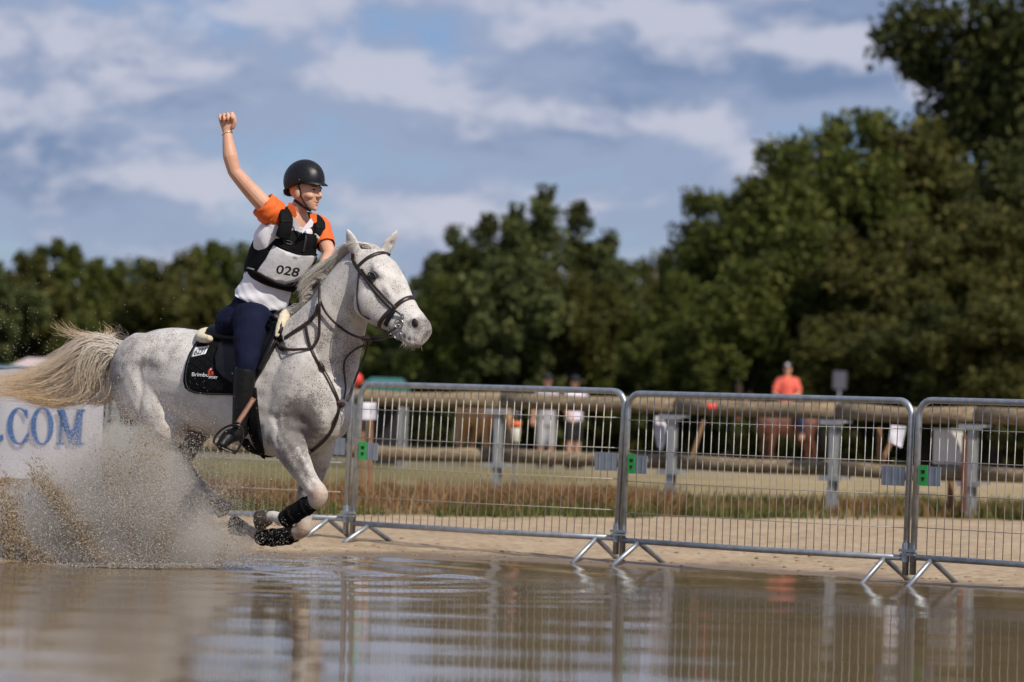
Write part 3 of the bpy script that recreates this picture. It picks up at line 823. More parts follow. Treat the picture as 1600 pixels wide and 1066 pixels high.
right = [(1012, 398, 130, 'far3', 165, 'small rounded far tree seen in the gap beside the conifers'),
         (1062, 420, 120, 'oak', 100, 'low bushy tree at the left foot of the tall right-hand trees'),
         (1112, 288, 190, 'oak', 104, 'green broadleaf tree with loose crown, leftmost of the tall ones'),
         (1205, 208, 230, 'oak', 103, 'bright green broadleaf tree stepping up beside the leftmost tall one'),
         (1312, 158, 260, 'oak', 106, 'tall green broadleaf tree with rounded top behind the coral rider'),
         (1418, 160, 280, 'oak2', 108, 'olive brown broadleaf tree with a broad top left of the tallest tree'),
         (1545, -75, 330, 'dark', 112, 'tallest dark open-crowned tree reaching the top right of the picture'),
         (1650, -40, 300, 'dark', 110, 'dark tall tree cut by the right edge of the picture'),
         (1590, 215, 260, 'olive', 97, 'olive leafy tree low at the right edge before the tall dark ones'),
         (1490, 300, 230, 'oak2', 95, 'brownish bushy tree in front of the tallest dark tree'),
         (1385, 330, 230, 'oak2', 94, 'dense shaded tree in the middle of the right-hand mass'),
         (1255, 340, 220, 'oak', 96, 'dense green tree directly behind the rider in coral'),
         (1150, 400, 190, 'oak', 95, 'spreading low tree in shade left of the rider in coral'),
         (1440, 470, 200, 'olive', 90, 'low dark shrub-like tree above the right barrier joint'),
         (1560, 450, 210, 'oak2', 89, 'low dark shrub-like tree at the right edge above the barrier'),
         (1330, 480, 190, 'oak2', 91, 'low dark shrub-like tree just right of the rider in coral'),
         (1050, 500, 170, 'oak', 96, 'low green bush below the gap in the trees')]
for (x, tp, w, k, d, lab) in right: tree('broadleaf_tree', k, x, tp, w*1.18, d, lab, 'tall trees at the right')

# undergrowth and far wood that reads as one mass
def leaf_mass(n, xs, ys, zt, size):
    g = np.random.default_rng(5)
    d = g.uniform(ys[0], ys[1], n); px = g.uniform(xs[0], xs[1], n)
    X = (px-800)/FPX*d; hgt = np.array([zt*(.75+.35*mnoise.noise(Vector((x*.35, y*.1, 1.0)))) for x, y in zip(X, d)])
    pos = np.stack([X, d, hgt*g.uniform(0, 1, n)**.8], -1)
    nr = g.normal(size=(n, 3)); nr /= np.linalg.norm(nr, axis=1, keepdims=True); u = np.cross(nr, g.normal(size=(n, 3))); u /= np.linalg.norm(u, axis=1, keepdims=True); w = np.cross(nr, u)
    s = size*g.uniform(.6, 1.4, n)[:, None]
    return np.stack([pos-u*s, pos-w*s*.55, pos+u*s, pos+w*s*.55], 1).reshape(-1, 3), np.arange(n*4).reshape(n, 4)
v, f = leaf_mass(60000, (-800, 1050), (182, 192), 6.4, .36)
mk('far_wood', v, f, L_PINE, smooth=False, label='far wood closing the gaps behind the distant tree row', cat='wood', kind='stuff')
v, f = leaf_mass(38000, (540, 2200), (114, 119), 3.6, .24)
mk('undergrowth', v, f, L_OAK, smooth=False, label='dark undergrowth along the foot of the trees', cat='undergrowth', kind='stuff')
# ================================================================== THE GREY HORSE
HD = 22.2
PSI = R(32)
fwd = Vector((math.cos(PSI), -math.sin(PSI), 0)); rgt = Vector((-math.sin(PSI), -math.cos(PSI), 0))   # rgt: the side towards the camera
def ax_dy(x): return -(x-365)*.002315
def HP(x, y, dy): return P(x, y, HD+dy)
def B(xc, y, lat=0.0): return HP(xc, y, ax_dy(xc)) + rgt*lat
def near_dy(x): return -(x-341)*.002315 - .145
def far_dy(x): return -(x-389)*.002315 + .145
def NP(x, y, o=0): return HP(x, y, near_dy(x)+o)
def FP(x, y, o=0): return HP(x, y, far_dy(x)+o)
PSIH = R(36)
hfwd = Vector((math.cos(PSIH), -math.sin(PSIH), 0)); hrgt = Vector((-math.sin(PSIH), -math.cos(PSIH), 0))

HEADS = [((566, 384), (556, 440), .064, -.50), ((593, 390), (562, 480), .092, -.54), ((615, 408), (573, 503), .096, -.575), ((630, 433), (590, 511), .089, -.61),
         ((640, 458), (609, 518), .074, -.65), ((651, 479), (624, 530), .064, -.69), ((661, 492), (636, 540), .067, -.72), ((669, 503), (647, 545), .062, -.745), ((673, 515), (656, 541), .040, -.755)]
NECKS = [((448, 502), (535, 650), .20, -.29), ((467, 488), (550, 600), .165, -.32), ((490, 466), (559, 555), .128, -.37), ((510, 436), (567, 522), .104, -.41), ((532, 407), (572, 500), .09, -.45), ((554, 389), (577, 478), .08, -.49)]
TRUNK = [(203, 553, 612, .10), (214, 533, 648, .19), (238, 519, 668, .25), (268, 512, 674, .275), (305, 515, 674, .285), (345, 524, 684, .295), (385, 531, 700, .30), (420, 524, 712, .285), (448, 508, 716, .25),
         (476, 512, 712, .225), (502, 540, 702, .20), (524, 578, 682, .15), (536, 605, 655, .09)]

def horse_body():
    mb = MB()
    secs = []
    for (x, yt, yb, hw) in TRUNK:
        t, b = B(x, yt), B(x, yb); c = (t+b)/2; secs.append((c, (t-b)/2, rgt*hw))
    q = []
    for i in range(len(secs)-1):                         # smooth in-between sections
        a = secs[max(0, i-1)]; b = secs[i]; c = secs[i+1]; d = secs[min(len(secs)-1, i+2)]
        for k in range(3):
            u = k/3
            q.append(tuple(0.5*((2*b[j])+(c[j]-a[j])*u+(2*a[j]-5*b[j]+4*c[j]-d[j])*u*u+(3*b[j]-a[j]-3*c[j]+d[j])*u**3) for j in range(3)))
    q.append(secs[-1]); mb.add(*loft(q, 28, e=2.15))
    # neck
    S = []
    for i, (a, b, hw, dy) in enumerate(NECKS):
        p, r_ = HP(*a, dy), HP(*b, dy); c = (p+r_)/2
        ps = PSI+(PSIH-PSI)*i/5; S.append((c, (p-r_)/2, Vector((-math.sin(ps), -math.cos(ps), 0))*hw))
    mb.add(*loft(S, 24))
    # head
    S = []
    for (a, b, hw, dy) in HEADS:
        p, r_ = HP(*a, dy), HP(*b, dy); S.append(((p+r_)/2, (p-r_)/2, hrgt*hw))
    mb.add(*loft(S, 24, e=2.3))
    mb.ell(HP(660, 516, -.74), hfwd*.035, hrgt*.045, Z3*.045)
    mb.ell(HP(647, 533, -.735), hfwd*.035, hrgt*.032, Z3*.022)        # chin
    for s in (1, -1):
        mb.ell(HP(580, 472, -.575)+hrgt*.045*s, (hfwd*.7-Z3*.5).normalized()*.085, hrgt*.048, (hfwd*.5+Z3*.8).normalized()*.095)   # cheek
        mb.ell(HP(602, 424, -.575)+hrgt*.066*s, (hfwd*.7-Z3*.7).normalized()*.058, hrgt*.034, (hfwd*.6+Z3*.7).normalized()*.034)   # brow
        mb.ell(HP(616, 456, -.625)+hrgt*.052*s, (hfwd*.6-Z3*.8).normalized()*.07, hrgt*.026, (hfwd*.6+Z3*.6).normalized()*.022)   # facial crest
        mb.ell(HP(655, 506, -.735)+hrgt*.044*s, (hfwd*.6-Z3*.6).normalized()*.036, hrgt*.020, (hfwd*.6+Z3*.6).normalized()*.030)   # nostril wing
    # haunches, shoulders, breast
    for s in (1, -1):
        mb.ell(B(250, 588, .15*s), fwd*.24, rgt*.14, Z3*.26)
        mb.ell(B(232, 606, .14*s), fwd*.12, rgt*.12, Z3*.20)
        mb.ell(B(474, 612, .13*s), (fwd*.35+Z3*.9).normalized()*.31, rgt*.115, (fwd*.9-Z3*.35).normalized()*.16)
        mb.ell(B(462, 672, .14*s), (fwd*.9+Z3*.2).normalized()*.16, rgt*.10, Z3*.13)
        mb.ell(B(512, 645, .085*s), fwd*.09, rgt*.09, Z3*.15)
        mb.ell(B(290, 568, .24*s), fwd*.09, rgt*.045, Z3*.06)           # point of hip
    # near foreleg, folded
    mb.tube([NP(440, 665, .06), NP(457, 706), NP(478, 744), NP(497, 772)], [.125, .092, .060, .049], n=14, k=4)
    mb.tube([NP(491, 760), NP(499, 772), NP(495, 784)], [.048, .053, .046], n=12, k=3)
    mb.ell(NP(502, 764), fwd*.022, rgt*.034, Z3*.022); mb.ell(NP(504, 779), fwd*.020, rgt*.030, Z3*.018); mb.ell(NP(484, 778), fwd*.022, rgt*.022, Z3*.020)
    mb.tube([NP(495, 779), NP(470, 795), NP(441, 811)], [.041, .033, .034], n=12, k=3)
    mb.ell(NP(438, 811), fwd*.042, rgt*.036, Z3*.042)
    mb.tube([NP(438, 811), NP(428, 806), NP(420, 808)], [.034, .031, .034], n=10, k=2)
    # far foreleg, folded lower
    mb.tube([FP(498, 690, -.06), FP(490, 735), FP(478, 780), FP(473, 820)], [.105, .075, .056, .047], n=14, k=4)
    mb.tube([FP(473, 806), FP(475, 824), FP(464, 833)], [.046, .050, .044], n=12, k=3)
    mb.tube([FP(468, 831), FP(435, 837), FP(404, 836)], [.040, .032, .033], n=12, k=3)
    mb.ell(FP(401, 834), fwd*.042, rgt*.036, Z3*.040)
    mb.tube([FP(401, 834), FP(390, 829), FP(382, 827)], [.033, .031, .034], n=10, k=2)
    # near hind, pushing off
    mb.tube([NP(230, 590, .08), NP(248, 640, .03), NP(262, 676)], [.20, .165, .105], n=16, k=4)
    mb.tube([NP(262, 672), NP(240, 710), NP(215, 748)], [.115, .078, .047], n=14, k=4)
    mb.ell(NP(211, 752), fwd*.055, rgt*.040, Z3*.062)
    mb.tube([NP(213, 754), NP(223, 795), NP(235, 836)], [.044, .035, .036], n=12, k=3)
    mb.tube([NP(235, 838), NP(246, 858), NP(250, 864)], [.043, .034, .038], n=10, k=2)
    # far hind, swung forward
    mb.tube([FP(258, 600, -.08), FP(285, 640, -.03), FP(306, 668)], [.20, .155, .10], n=16, k=4)
    mb.tube([FP(306, 664), FP(296, 695), FP(283, 722)], [.105, .072, .047], n=14, k=4)
    mb.ell(FP(281, 724), fwd*.055, rgt*.040, Z3*.058)
    mb.tube([FP(284, 724), FP(306, 750), FP(328, 775)], [.044, .034, .036], n=12, k=3)
    mb.tube([FP(328, 775), FP(336, 785), FP(340, 789)], [.042, .034, .037], n=10, k=2)
    # ears: flattened leaf shape, open side forward
    for (b0, tip, s, dy) in (((556, 396), (542, 356), 1, -.545), ((599, 396), (622, 358), -1, -.475)):
        p0, p1 = HP(*b0, dy), HP(*tip, dy-.01); t = (p1-p0); L = t.length; t.normalize()
        wd = Vector((.85, -.5, 0)); wd = (wd - t*wd.dot(t)).normalized(); th = t.cross(wd)
        if s < 0: wd = (-hrgt*.75 + hfwd*.2); wd = (wd - t*wd.dot(t)).normalized(); th = t.cross(wd)
        S = []
        for u, w_, h_ in ((-.25, .030, .028), (0, .034, .026), (.2, .041, .022), (.42, .042, .019), (.62, .034, .016), (.8, .022, .012), (.93, .009, .008), (1.0, .003, .003)):
            S.append((p0 + t*L*u, wd*w_, th*h_))
        mb.add(*loft(S, 12))
    v, f = remesh(mb, .0085, 6, .5)
    # soft sculpting on the skin
    n_ = Vector((0, 0, 0))
    for s in (1, -1):
        eye = HP(599, 433, -.585)+hrgt*.098*s
        dent(v, eye, .020, tuple(hrgt*-.010*s))
        dent(v, eye+Z3*.028+hfwd*.0, .018, tuple(hrgt*.010*s))
        nos = HP(657, 505, -.745)+hrgt*.062*s
        dent(v, nos, .016, tuple(hrgt*-.034*s - hfwd*.006))
        dent(v, nos+hfwd*.022+Z3*.012, .014, tuple(hrgt*.007*s)); dent(v, nos-hfwd*.024-Z3*.005, .016, tuple(hrgt*.006*s))
        dent(v, HP(628, 482, -.66)+hrgt*.07*s, .03, tuple(hrgt*-.008*s))      # hollow behind the nostril
        dent(v, HP(588, 452, -.58)+hrgt*.09*s, .018, tuple(hrgt*-.006*s))
        mo = [HP(x, y, dy)+hrgt*.055*s for x, y, dy in ((655, 533, -.745), (648, 531, -.735), (640, 527, -.72), (632, 520, -.70))]
        for p in mo: dent(v, p, .009, tuple(hrgt*-.010*s))
        # ear cup
        # muscle grooves: stifle fold, shoulder blade, jugular groove
        for k in range(11): y = 575+8*k; dent(v, B(262+6*math.sin(k*.32), y, .29*s), .020, tuple(rgt*-.0085*s))
        for (x, y) in ((449, 560), (446, 590), (443, 620), (444, 650)): dent(v, B(x, y, .28*s), .035, tuple(rgt*-.014*s))
        for (x, y) in ((505, 585), (514, 560), (524, 535), (535, 512)): dent(v, HP(x+22, y, -.38)+rgt*.11*s, .025, tuple(rgt*-.012*s))
        for (x, y) in ((500, 660), (494, 680), (486, 695)): dent(v, B(x, y, .19*s), .03, tuple(rgt*-.018*s))
    for u in np.linspace(0, 1, 9):          # cut of the forearm muscles
        dent(v, NP(452+34*u, 700+58*u, -.085+.03*u), .016, tuple(rgt*-.0075)); dent(v, NP(466+30*u, 700+58*u, -.075+.03*u), .016, tuple(rgt*.004))
    for u in np.linspace(0, 1, 8):          # flexor groove, triceps edge
        dent(v, B(468+4*u, 655+40*u, .235), .018, tuple(rgt*-.006)); dent(v, B(440+26*u, 640+34*u, .27), .022, tuple(rgt*-.007))
    for k in range(5):                      # ribs
        for u in np.linspace(0, 1, 7): dent(v, B(318+13*k+5*u, 628+40*u, .29), .013, tuple(rgt*-.0016))
    dent(v, HP(549, 380, -.52)+hfwd*.03-hrgt*.0, .014, tuple(hfwd*-.016)); dent(v, HP(607, 382, -.48)+hfwd*.03, .014, tuple(hfwd*-.016))
    return v, f
hv, hf = horse_body()
HB = bvh_of(hv, hf)

def blob(v, c, rad, el=None):
    d = (v-np.array(c)); return np.exp(-np.sum((d/np.array(rad))**2, axis=1))
def horse_colour(v):
    """coat pigment: r dark skin and hair plus painted inner-thigh shade, g sandy/pink tone, b freckle density"""
    dark = np.zeros(len(v)); tan = np.zeros(len(v)); fk = np.full(len(v), .45)
    def add(a, c, rad, w): a += w*blob(v, c, (rad, rad, rad) if isinstance(rad, (int, float)) else rad)
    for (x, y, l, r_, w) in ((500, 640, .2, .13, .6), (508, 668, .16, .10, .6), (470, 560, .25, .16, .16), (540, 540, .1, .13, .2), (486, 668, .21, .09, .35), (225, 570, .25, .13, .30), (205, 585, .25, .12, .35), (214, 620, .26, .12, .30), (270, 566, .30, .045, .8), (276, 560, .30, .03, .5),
                        (285, 655, .05, .12, .9), (300, 680, -.1, .14, .8), (480, 705, .1, .09, .5), (455, 690, .24, .05, .5)):  # first two here: shade of the inner hind thigh painted into the coat
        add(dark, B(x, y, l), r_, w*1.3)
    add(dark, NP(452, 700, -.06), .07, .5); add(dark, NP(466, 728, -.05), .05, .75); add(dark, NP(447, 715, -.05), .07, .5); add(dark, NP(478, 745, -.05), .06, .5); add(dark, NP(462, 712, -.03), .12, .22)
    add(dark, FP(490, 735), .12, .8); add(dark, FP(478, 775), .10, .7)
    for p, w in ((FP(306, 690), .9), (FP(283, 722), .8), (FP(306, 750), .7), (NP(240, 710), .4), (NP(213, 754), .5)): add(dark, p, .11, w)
    add(tan, NP(499, 774), .085, 1.1); add(tan, FP(473, 825), .10, 1.0); add(tan, FP(334, 783), .08, 1.0); add(tan, NP(432, 808), .05, .5); add(tan, FP(398, 832), .08, .8)
    add(tan, NP(244, 855), .08, .8)
    for s in (1, -1):
        add(dark, HP(657, 506, -.745)+hrgt*.05*s, .042, .85); add(dark, HP(599, 433, -.585)+hrgt*.095*s, .026, .75); add(dark, HP(640, 528, -.72)+hrgt*.05*s, .03, .4)
        add(dark, HP(549, 384, -.50), .02, .3)
    add(dark, HP(664, 516, -.75), .065, .8); add(dark, HP(650, 537, -.74), .05, .65); add(dark, HP(628, 505, -.70), .07, .35)
    add(tan, HP(652, 534, -.74), .022, .6); add(tan, HP(585, 490, -.6)+hrgt*.08, .06, .3)
    # mud splashed belly
    add(tan, B(330, 675, .2), (.35, .35, .09), .55); add(tan, B(235, 650, .25), (.2, .2, .12), .55); add(tan, B(400, 700, .1), (.2, .2, .06), .35)
    fk += .35*blob(v, HP(520, 560, -.4), (.4, .4, .35)) + .2*blob(v, B(300, 530, .2), (.4, .4, .15)) + .3*blob(v, B(215, 560, .2), .3*np.ones(3)) + .2*blob(v, HP(590, 460, -.6), .15*np.ones(3)) - .25*blob(v, B(400, 620, .3), .25*np.ones(3))
    return np.clip(np.stack([dark, tan, fk, np.ones(len(v))], 1), 0, 1)

def horse_mat():
    m = bpy.data.materials.new('fleabitten_grey_coat'); m.use_nodes = True
    t = m.node_tree; b = t.nodes['Principled BSDF']; N = t.nodes.new
    at = N('ShaderNodeAttribute'); at.attribute_name = 'pigment'; sp = N('ShaderNodeSeparateColor'); link(t, at.outputs['Color'], sp.inputs[0])
    tc = N('ShaderNodeTexCoord')
    def noise(s, d, r=.6):
        n = N('ShaderNodeTexNoise'); n.inputs['Scale'].default_value = s; n.inputs['Detail'].default_value = d; n.inputs['Roughness'].default_value = r; link(t, tc.outputs['Object'], n.inputs['Vector']); return n.outputs['Fac']
    def mth(op, a, bb=None, c=None):
        n = N('ShaderNodeMath'); n.operation = op
        for i, v in enumerate((a, bb, c)):
            if v is None: continue
            if isinstance(v, (int, float)): n.inputs[i].default_value = v
            else: link(t, v, n.inputs[i])
        return n.outputs[0]
    def smooth(v, a, c):
        n = N('ShaderNodeMapRange'); n.interpolation_type = 'SMOOTHSTEP'; n.inputs['From Min'].default_value = a; n.inputs['From Max'].default_value = c; link(t, v, n.inputs['Value']); return n.outputs[0]
    def mix(f, a, c, blend='MIX'):
        n = N('ShaderNodeMix'); n.data_type = 'RGBA'; n.blend_type = blend
        if isinstance(f, (int, float)): n.inputs[0].default_value = f
        else: link(t, f, n.inputs[0])
        for i, q in ((6, a), (7, c)):
            if isinstance(q, tuple): n.inputs[i].default_value = (*q, 1)
            else: link(t, q, n.inputs[i])
        return n.outputs[2]
    n1, n2, n3 = noise(5, 5), noise(26, 5), noise(150, 3)
    coat = mix(smooth(n1, .35, .68), (.53, .51, .485), (.70, .67, .63))
    # fine flecks, gathered into denser and thinner zones
    dens = mth('MULTIPLY', sp.outputs[2], mth('MULTIPLY_ADD', smooth(noise(9, 4), .3, .7), .9, .35))
    def fleck(sc_, top, wid):
        nn = noise(sc_, 1.5, .5); thr = mth('MULTIPLY_ADD', dens, -wid, top)
        d = mth('SUBTRACT', nn, thr); return smooth(d, -.01, .05)
    fk = mth('MAXIMUM', mth('MULTIPLY', fleck(190, .70, .22), .8), mth('MULTIPLY', fleck(100, .73, .17), .55))
    coat = mix(mth('MULTIPLY', smooth(dens, .2, .9), .22), coat, (.24, .215, .205))
    coat = mix(fk, coat, (.13, .095, .075))
    dk = smooth(mth('ADD', sp.outputs[0], mth('MULTIPLY', mth('SUBTRACT', mth('ADD', n2, n3), 1.0), 1.25)), .12, .95)
    coat = mix(mth('MULTIPLY', dk, .86), coat, (.085, .072, .068))
    tn = smooth(mth('ADD', sp.outputs[1], mth('MULTIPLY', mth('SUBTRACT', n2, .5), .9)), .2, 1.0)
    coat = mix(mth('MULTIPLY', tn, .75), coat, (.44, .29, .19))
    link(t, coat, b.inputs['Base Color'])
    b.inputs['Roughness'].default_value = .58; b.inputs['Specular IOR Level'].default_value = .3; b.inputs['Sheen Weight'].default_value = .15
    bp = N('ShaderNodeBump'); bp.inputs['Strength'].default_value = .25; bp.inputs['Distance'].default_value = .004
    link(t, mth('ADD', n2, mth('MULTIPLY', n3, .6)), bp.inputs['Height']); link(t, bp.outputs[0], b.inputs['Normal'])
    return m
HORSE = root('horse', (B(365, 885).x, B(365, 885).y, 0), 'grey flea-bitten horse galloping through shallow muddy water', 'horse')
body = mk('body', hv, hf, horse_mat(), HORSE)
ca = body.data.color_attributes.new('pigment', 'FLOAT_COLOR', 'POINT'); ca.data.foreach_set('color', horse_colour(hv).astype(np.float32).ravel())

EYE = M('horse_eye', (.012, .008, .006), (.004, .003, .003), rough=.06, spec=.8, vscale=40)
HOOF = M('hoof_horn', (.075, .060, .048), (.03, .024, .02), rough=.5, vscale=25, bump=.25, bscale=50, stretch=(1, 1, 4))
for s in (1, -1):
    e = HP(598, 433, -.585)+hrgt*.0865*s
    ey = mk('eye', *ell(e, (hfwd*.95-Z3*.25).normalized()*.026, hrgt*.018, Z3*.019, 16, 10), EYE, HORSE)
    mk('nostril', *ell(HP(657, 505, -.745)+hrgt*.049*s, (hfwd*.45-Z3*.8).normalized()*.026, hrgt*.011, (hfwd*.8+Z3*.5).normalized()*.0165, 14, 8), M('nostril_dark', (.018, .010, .009), rough=.7), HORSE)
    lid = MB()
    a = [e + hrgt*.0115*s + hfwd*.028*math.cos(q) + Z3*.020*math.sin(q)*(1.0 if math.sin(q) > 0 else .75) + hrgt*s*.004*math.sin(q) - Z3*.006*math.cos(q) for q in np.linspace(0, 2*math.pi, 22)]
    lid.tube(a, .0050, n=6, round_ends=False)
    mko('eyelid', lid, M('horse_eyelid', (.10, .085, .08), (.05, .045, .042), rough=.6), HORSE)

def hoof(a, b, r0, r1):
    """a: coronet centre, b: sole centre"""
    t = (b-a).normalized(); u = (fwd - t*fwd.dot(t)).normalized(); w = t.cross(u)
    s = [(a - t*.006, u*r0*.9, w*r0*.85), (a, u*r0, w*r0*.95), (a*.5+b*.5 + u*.006, u*(r0+r1)/2, w*(r0+r1)*.47), (b + u*.012, u*r1, w*r1*.9), (b + t*.004 + u*.012, u*r1*.9, w*r1*.8)]
    return loft(s, 18)
mk('hoof', *hoof(NP(421, 808), NP(404, 811), .043, .060), HOOF, HORSE)
mk('hoof', *hoof(FP(382, 827), FP(364, 823), .043, .060), HOOF, HORSE)
mk('hoof', *hoof(NP(250, 864), NP(258, 880), .044, .062), HOOF, HORSE)
mk('hoof', *hoof(FP(340, 788), FP(350, 800), .043, .060), HOOF, HORSE)

# ------------------------------------------------------------------ hair
def hair_mat(name, c_root, c_tip):
    m = bpy.data.materials.new(name); m.use_nodes = True; t = m.node_tree; b = t.nodes['Principled BSDF']; N = t.nodes.new
    at = N('ShaderNodeAttribute'); at.attribute_name = 'along'; g = N('ShaderNodeNewGeometry')
    mx = N('ShaderNodeMix'); mx.data_type = 'RGBA'; link(t, at.outputs['Fac'], mx.inputs[0]); mx.inputs[6].default_value = (*c_root, 1); mx.inputs[7].default_value = (*c_tip, 1)
    hs = N('ShaderNodeHueSaturation'); mr = N('ShaderNodeMapRange'); mr.inputs[3].default_value = .82; mr.inputs[4].default_value = 1.0
    link(t, g.outputs['Random Per Island'], mr.inputs[0]); link(t, mr.outputs[0], hs.inputs['Value']); link(t, mx.outputs[2], hs.inputs['Color'])
    link(t, hs.outputs[0], b.inputs['Base Color']); b.inputs['Roughness'].default_value = .36; b.inputs['Specular IOR Level'].default_value = .9
    tr = N('ShaderNodeBsdfTranslucent'); ms = N('ShaderNodeMixShader'); ms.inputs[0].default_value = .22; link(t, hs.outputs[0], tr.inputs['Color'])
    link(t, b.outputs[0], ms.inputs[1]); link(t, tr.outputs[0], ms.inputs[2]); link(t, ms.outputs[0], t.nodes['Material Output'].inputs[0])
    return m
def hair_obj(name, S, r0, al, mat, **k):
    V, F = strand_mesh(S, r0)
    o = mk(name, V, F, mat, HORSE, **k)
    a = o.data.attributes.new('along', 'FLOAT', 'POINT'); a.data.foreach_set('value', np.repeat(np.asarray(al, np.float32).reshape(-1), 3))
    return o
def path3(px, k=14):
    """(x, y, dy) control points -> k points along a smooth 3-D path"""
    q = spline([HP(*p) for p in px], 6); idx = np.linspace(0, len(q)-1, k); q = np.array([tuple(x) for x in q])
    return np.stack([np.interp(idx, range(len(q)), q[:, j]) for j in range(3)], -1)

def tail():
    S = []; R0 = []; AL = []; g = np.random.default_rng(2)
    K = 16
    for i in range(3300):
        q = g.uniform(); j = lambda s=5: g.normal()*s
        side = g.normal()*.035; yd = ax_dy(200)+.01
        rx, ry = 196+g.normal()*4, 552+g.normal()*7+6*q
        kind = g.uniform()
        clump = round(q*26)/26; q = q*.3+clump*.7
        if kind < .40:      # long hairs streaming back
            pts = [(rx, ry, yd+side), (164+j(3), 527+26*q+j(3), yd+.05+side*1.5), (126+j(4), 531+62*q+j(4), yd+.10+side*2), (80+j(5), 562+58*q+j(5), yd+.16+side*2.4), (28+j(8), 584+36*q+j(5), yd+.22+side*3), (-42+j(25), 588+30*q+j(7), yd+.28+side*3)]
            cut = g.uniform(.55, 1.0)
        elif kind < .74:    # curtain falling then sweeping back
            x1 = 182-44*q
            pts = [(rx, ry+6*q, yd+side), (x1+j(3), 540+10*(1-q)+j(4), yd+.02+side*1.6), (x1-18+j(4), 575+j(5), yd+.04+side*2), (x1-28+j(5), 612+j(6), yd+.08+side*2.3), (x1-74+j(9), 627+6*q+j(5), yd+.14+side*2.6), (20+j(22), 610+j(8), yd+.22+side*3)]
            cut = g.uniform(.5, 1.0)
        elif kind < .955:   # bulk near the dock
            pts = [(rx+2, ry, yd-.06+side), (186+j(3), 556+16*q+j(4), yd-.04+side), (180-8*q+j(4), 588+14*q+j(5), yd-.02+side*1.6), (174-12*q+j(6), 618+8*q+j(4), yd+.0+side*2), (140+j(12), 632+j(4), yd+.04+side*2)]
            cut = g.uniform(.65, 1.0)
        else:               # stray wisps thrown up
            h = g.choice([0, 0, 1, 1, 2, 3]); bx, by = ((92, 499), (163, 502), (187, 514), (128, 512))[h]; bx += g.normal()*9; by += abs(g.normal())*7-3
            pts = [(rx, ry-3, yd+side), (174+j(3), 532+j(3), yd+.04+side), ((172+bx)/2+j(5), 526+j(4), yd+.06+side), (bx+13+j(5), by+15+j(3), yd+.07), (bx+j(3), by+j(3), yd+.08)]
            cut = g.uniform(.75, 1.0)
        p = path3(pts, 22); m_ = max(6, int(22*cut)); p = p[:m_]
        idx = np.linspace(0, m_-1, K); p = np.stack([np.interp(idx, range(m_), p[:, c]) for c in range(3)], -1)
        ph = g.uniform(0, 6.28); p[:, 2] += .006*np.sin(np.linspace(0, 5, K)+ph)*np.linspace(0, 1, K); p[:, 1] += .006*np.cos(np.linspace(0, 4, K)+ph)*np.linspace(0, 1, K)
        S.append(p); R0.append(g.uniform(.0011, .0034)); AL.append(np.clip(np.linspace(0, 1, K)**1.5*cut*.85+.22*q*np.linspace(0, 1, K)+g.normal()*.05, 0, 1))
    hair_obj('tail', S, R0, AL, hair_mat('tail_hair', (1.0, .95, .86), (.92, .66, .34)))
    # the fleshy dock the hair grows from
    mk('dock', *tube([HP(207, 560, ax_dy(205)), HP(196, 553, ax_dy(196)), HP(180, 549, ax_dy(190)+.04), HP(163, 556, ax_dy(180)+.08)], [.045, .036, .028, .015], n=10, k=4), M('tail_dock', (.60, .52, .42), (.50, .42, .33), rough=.7), HORSE)
tail()

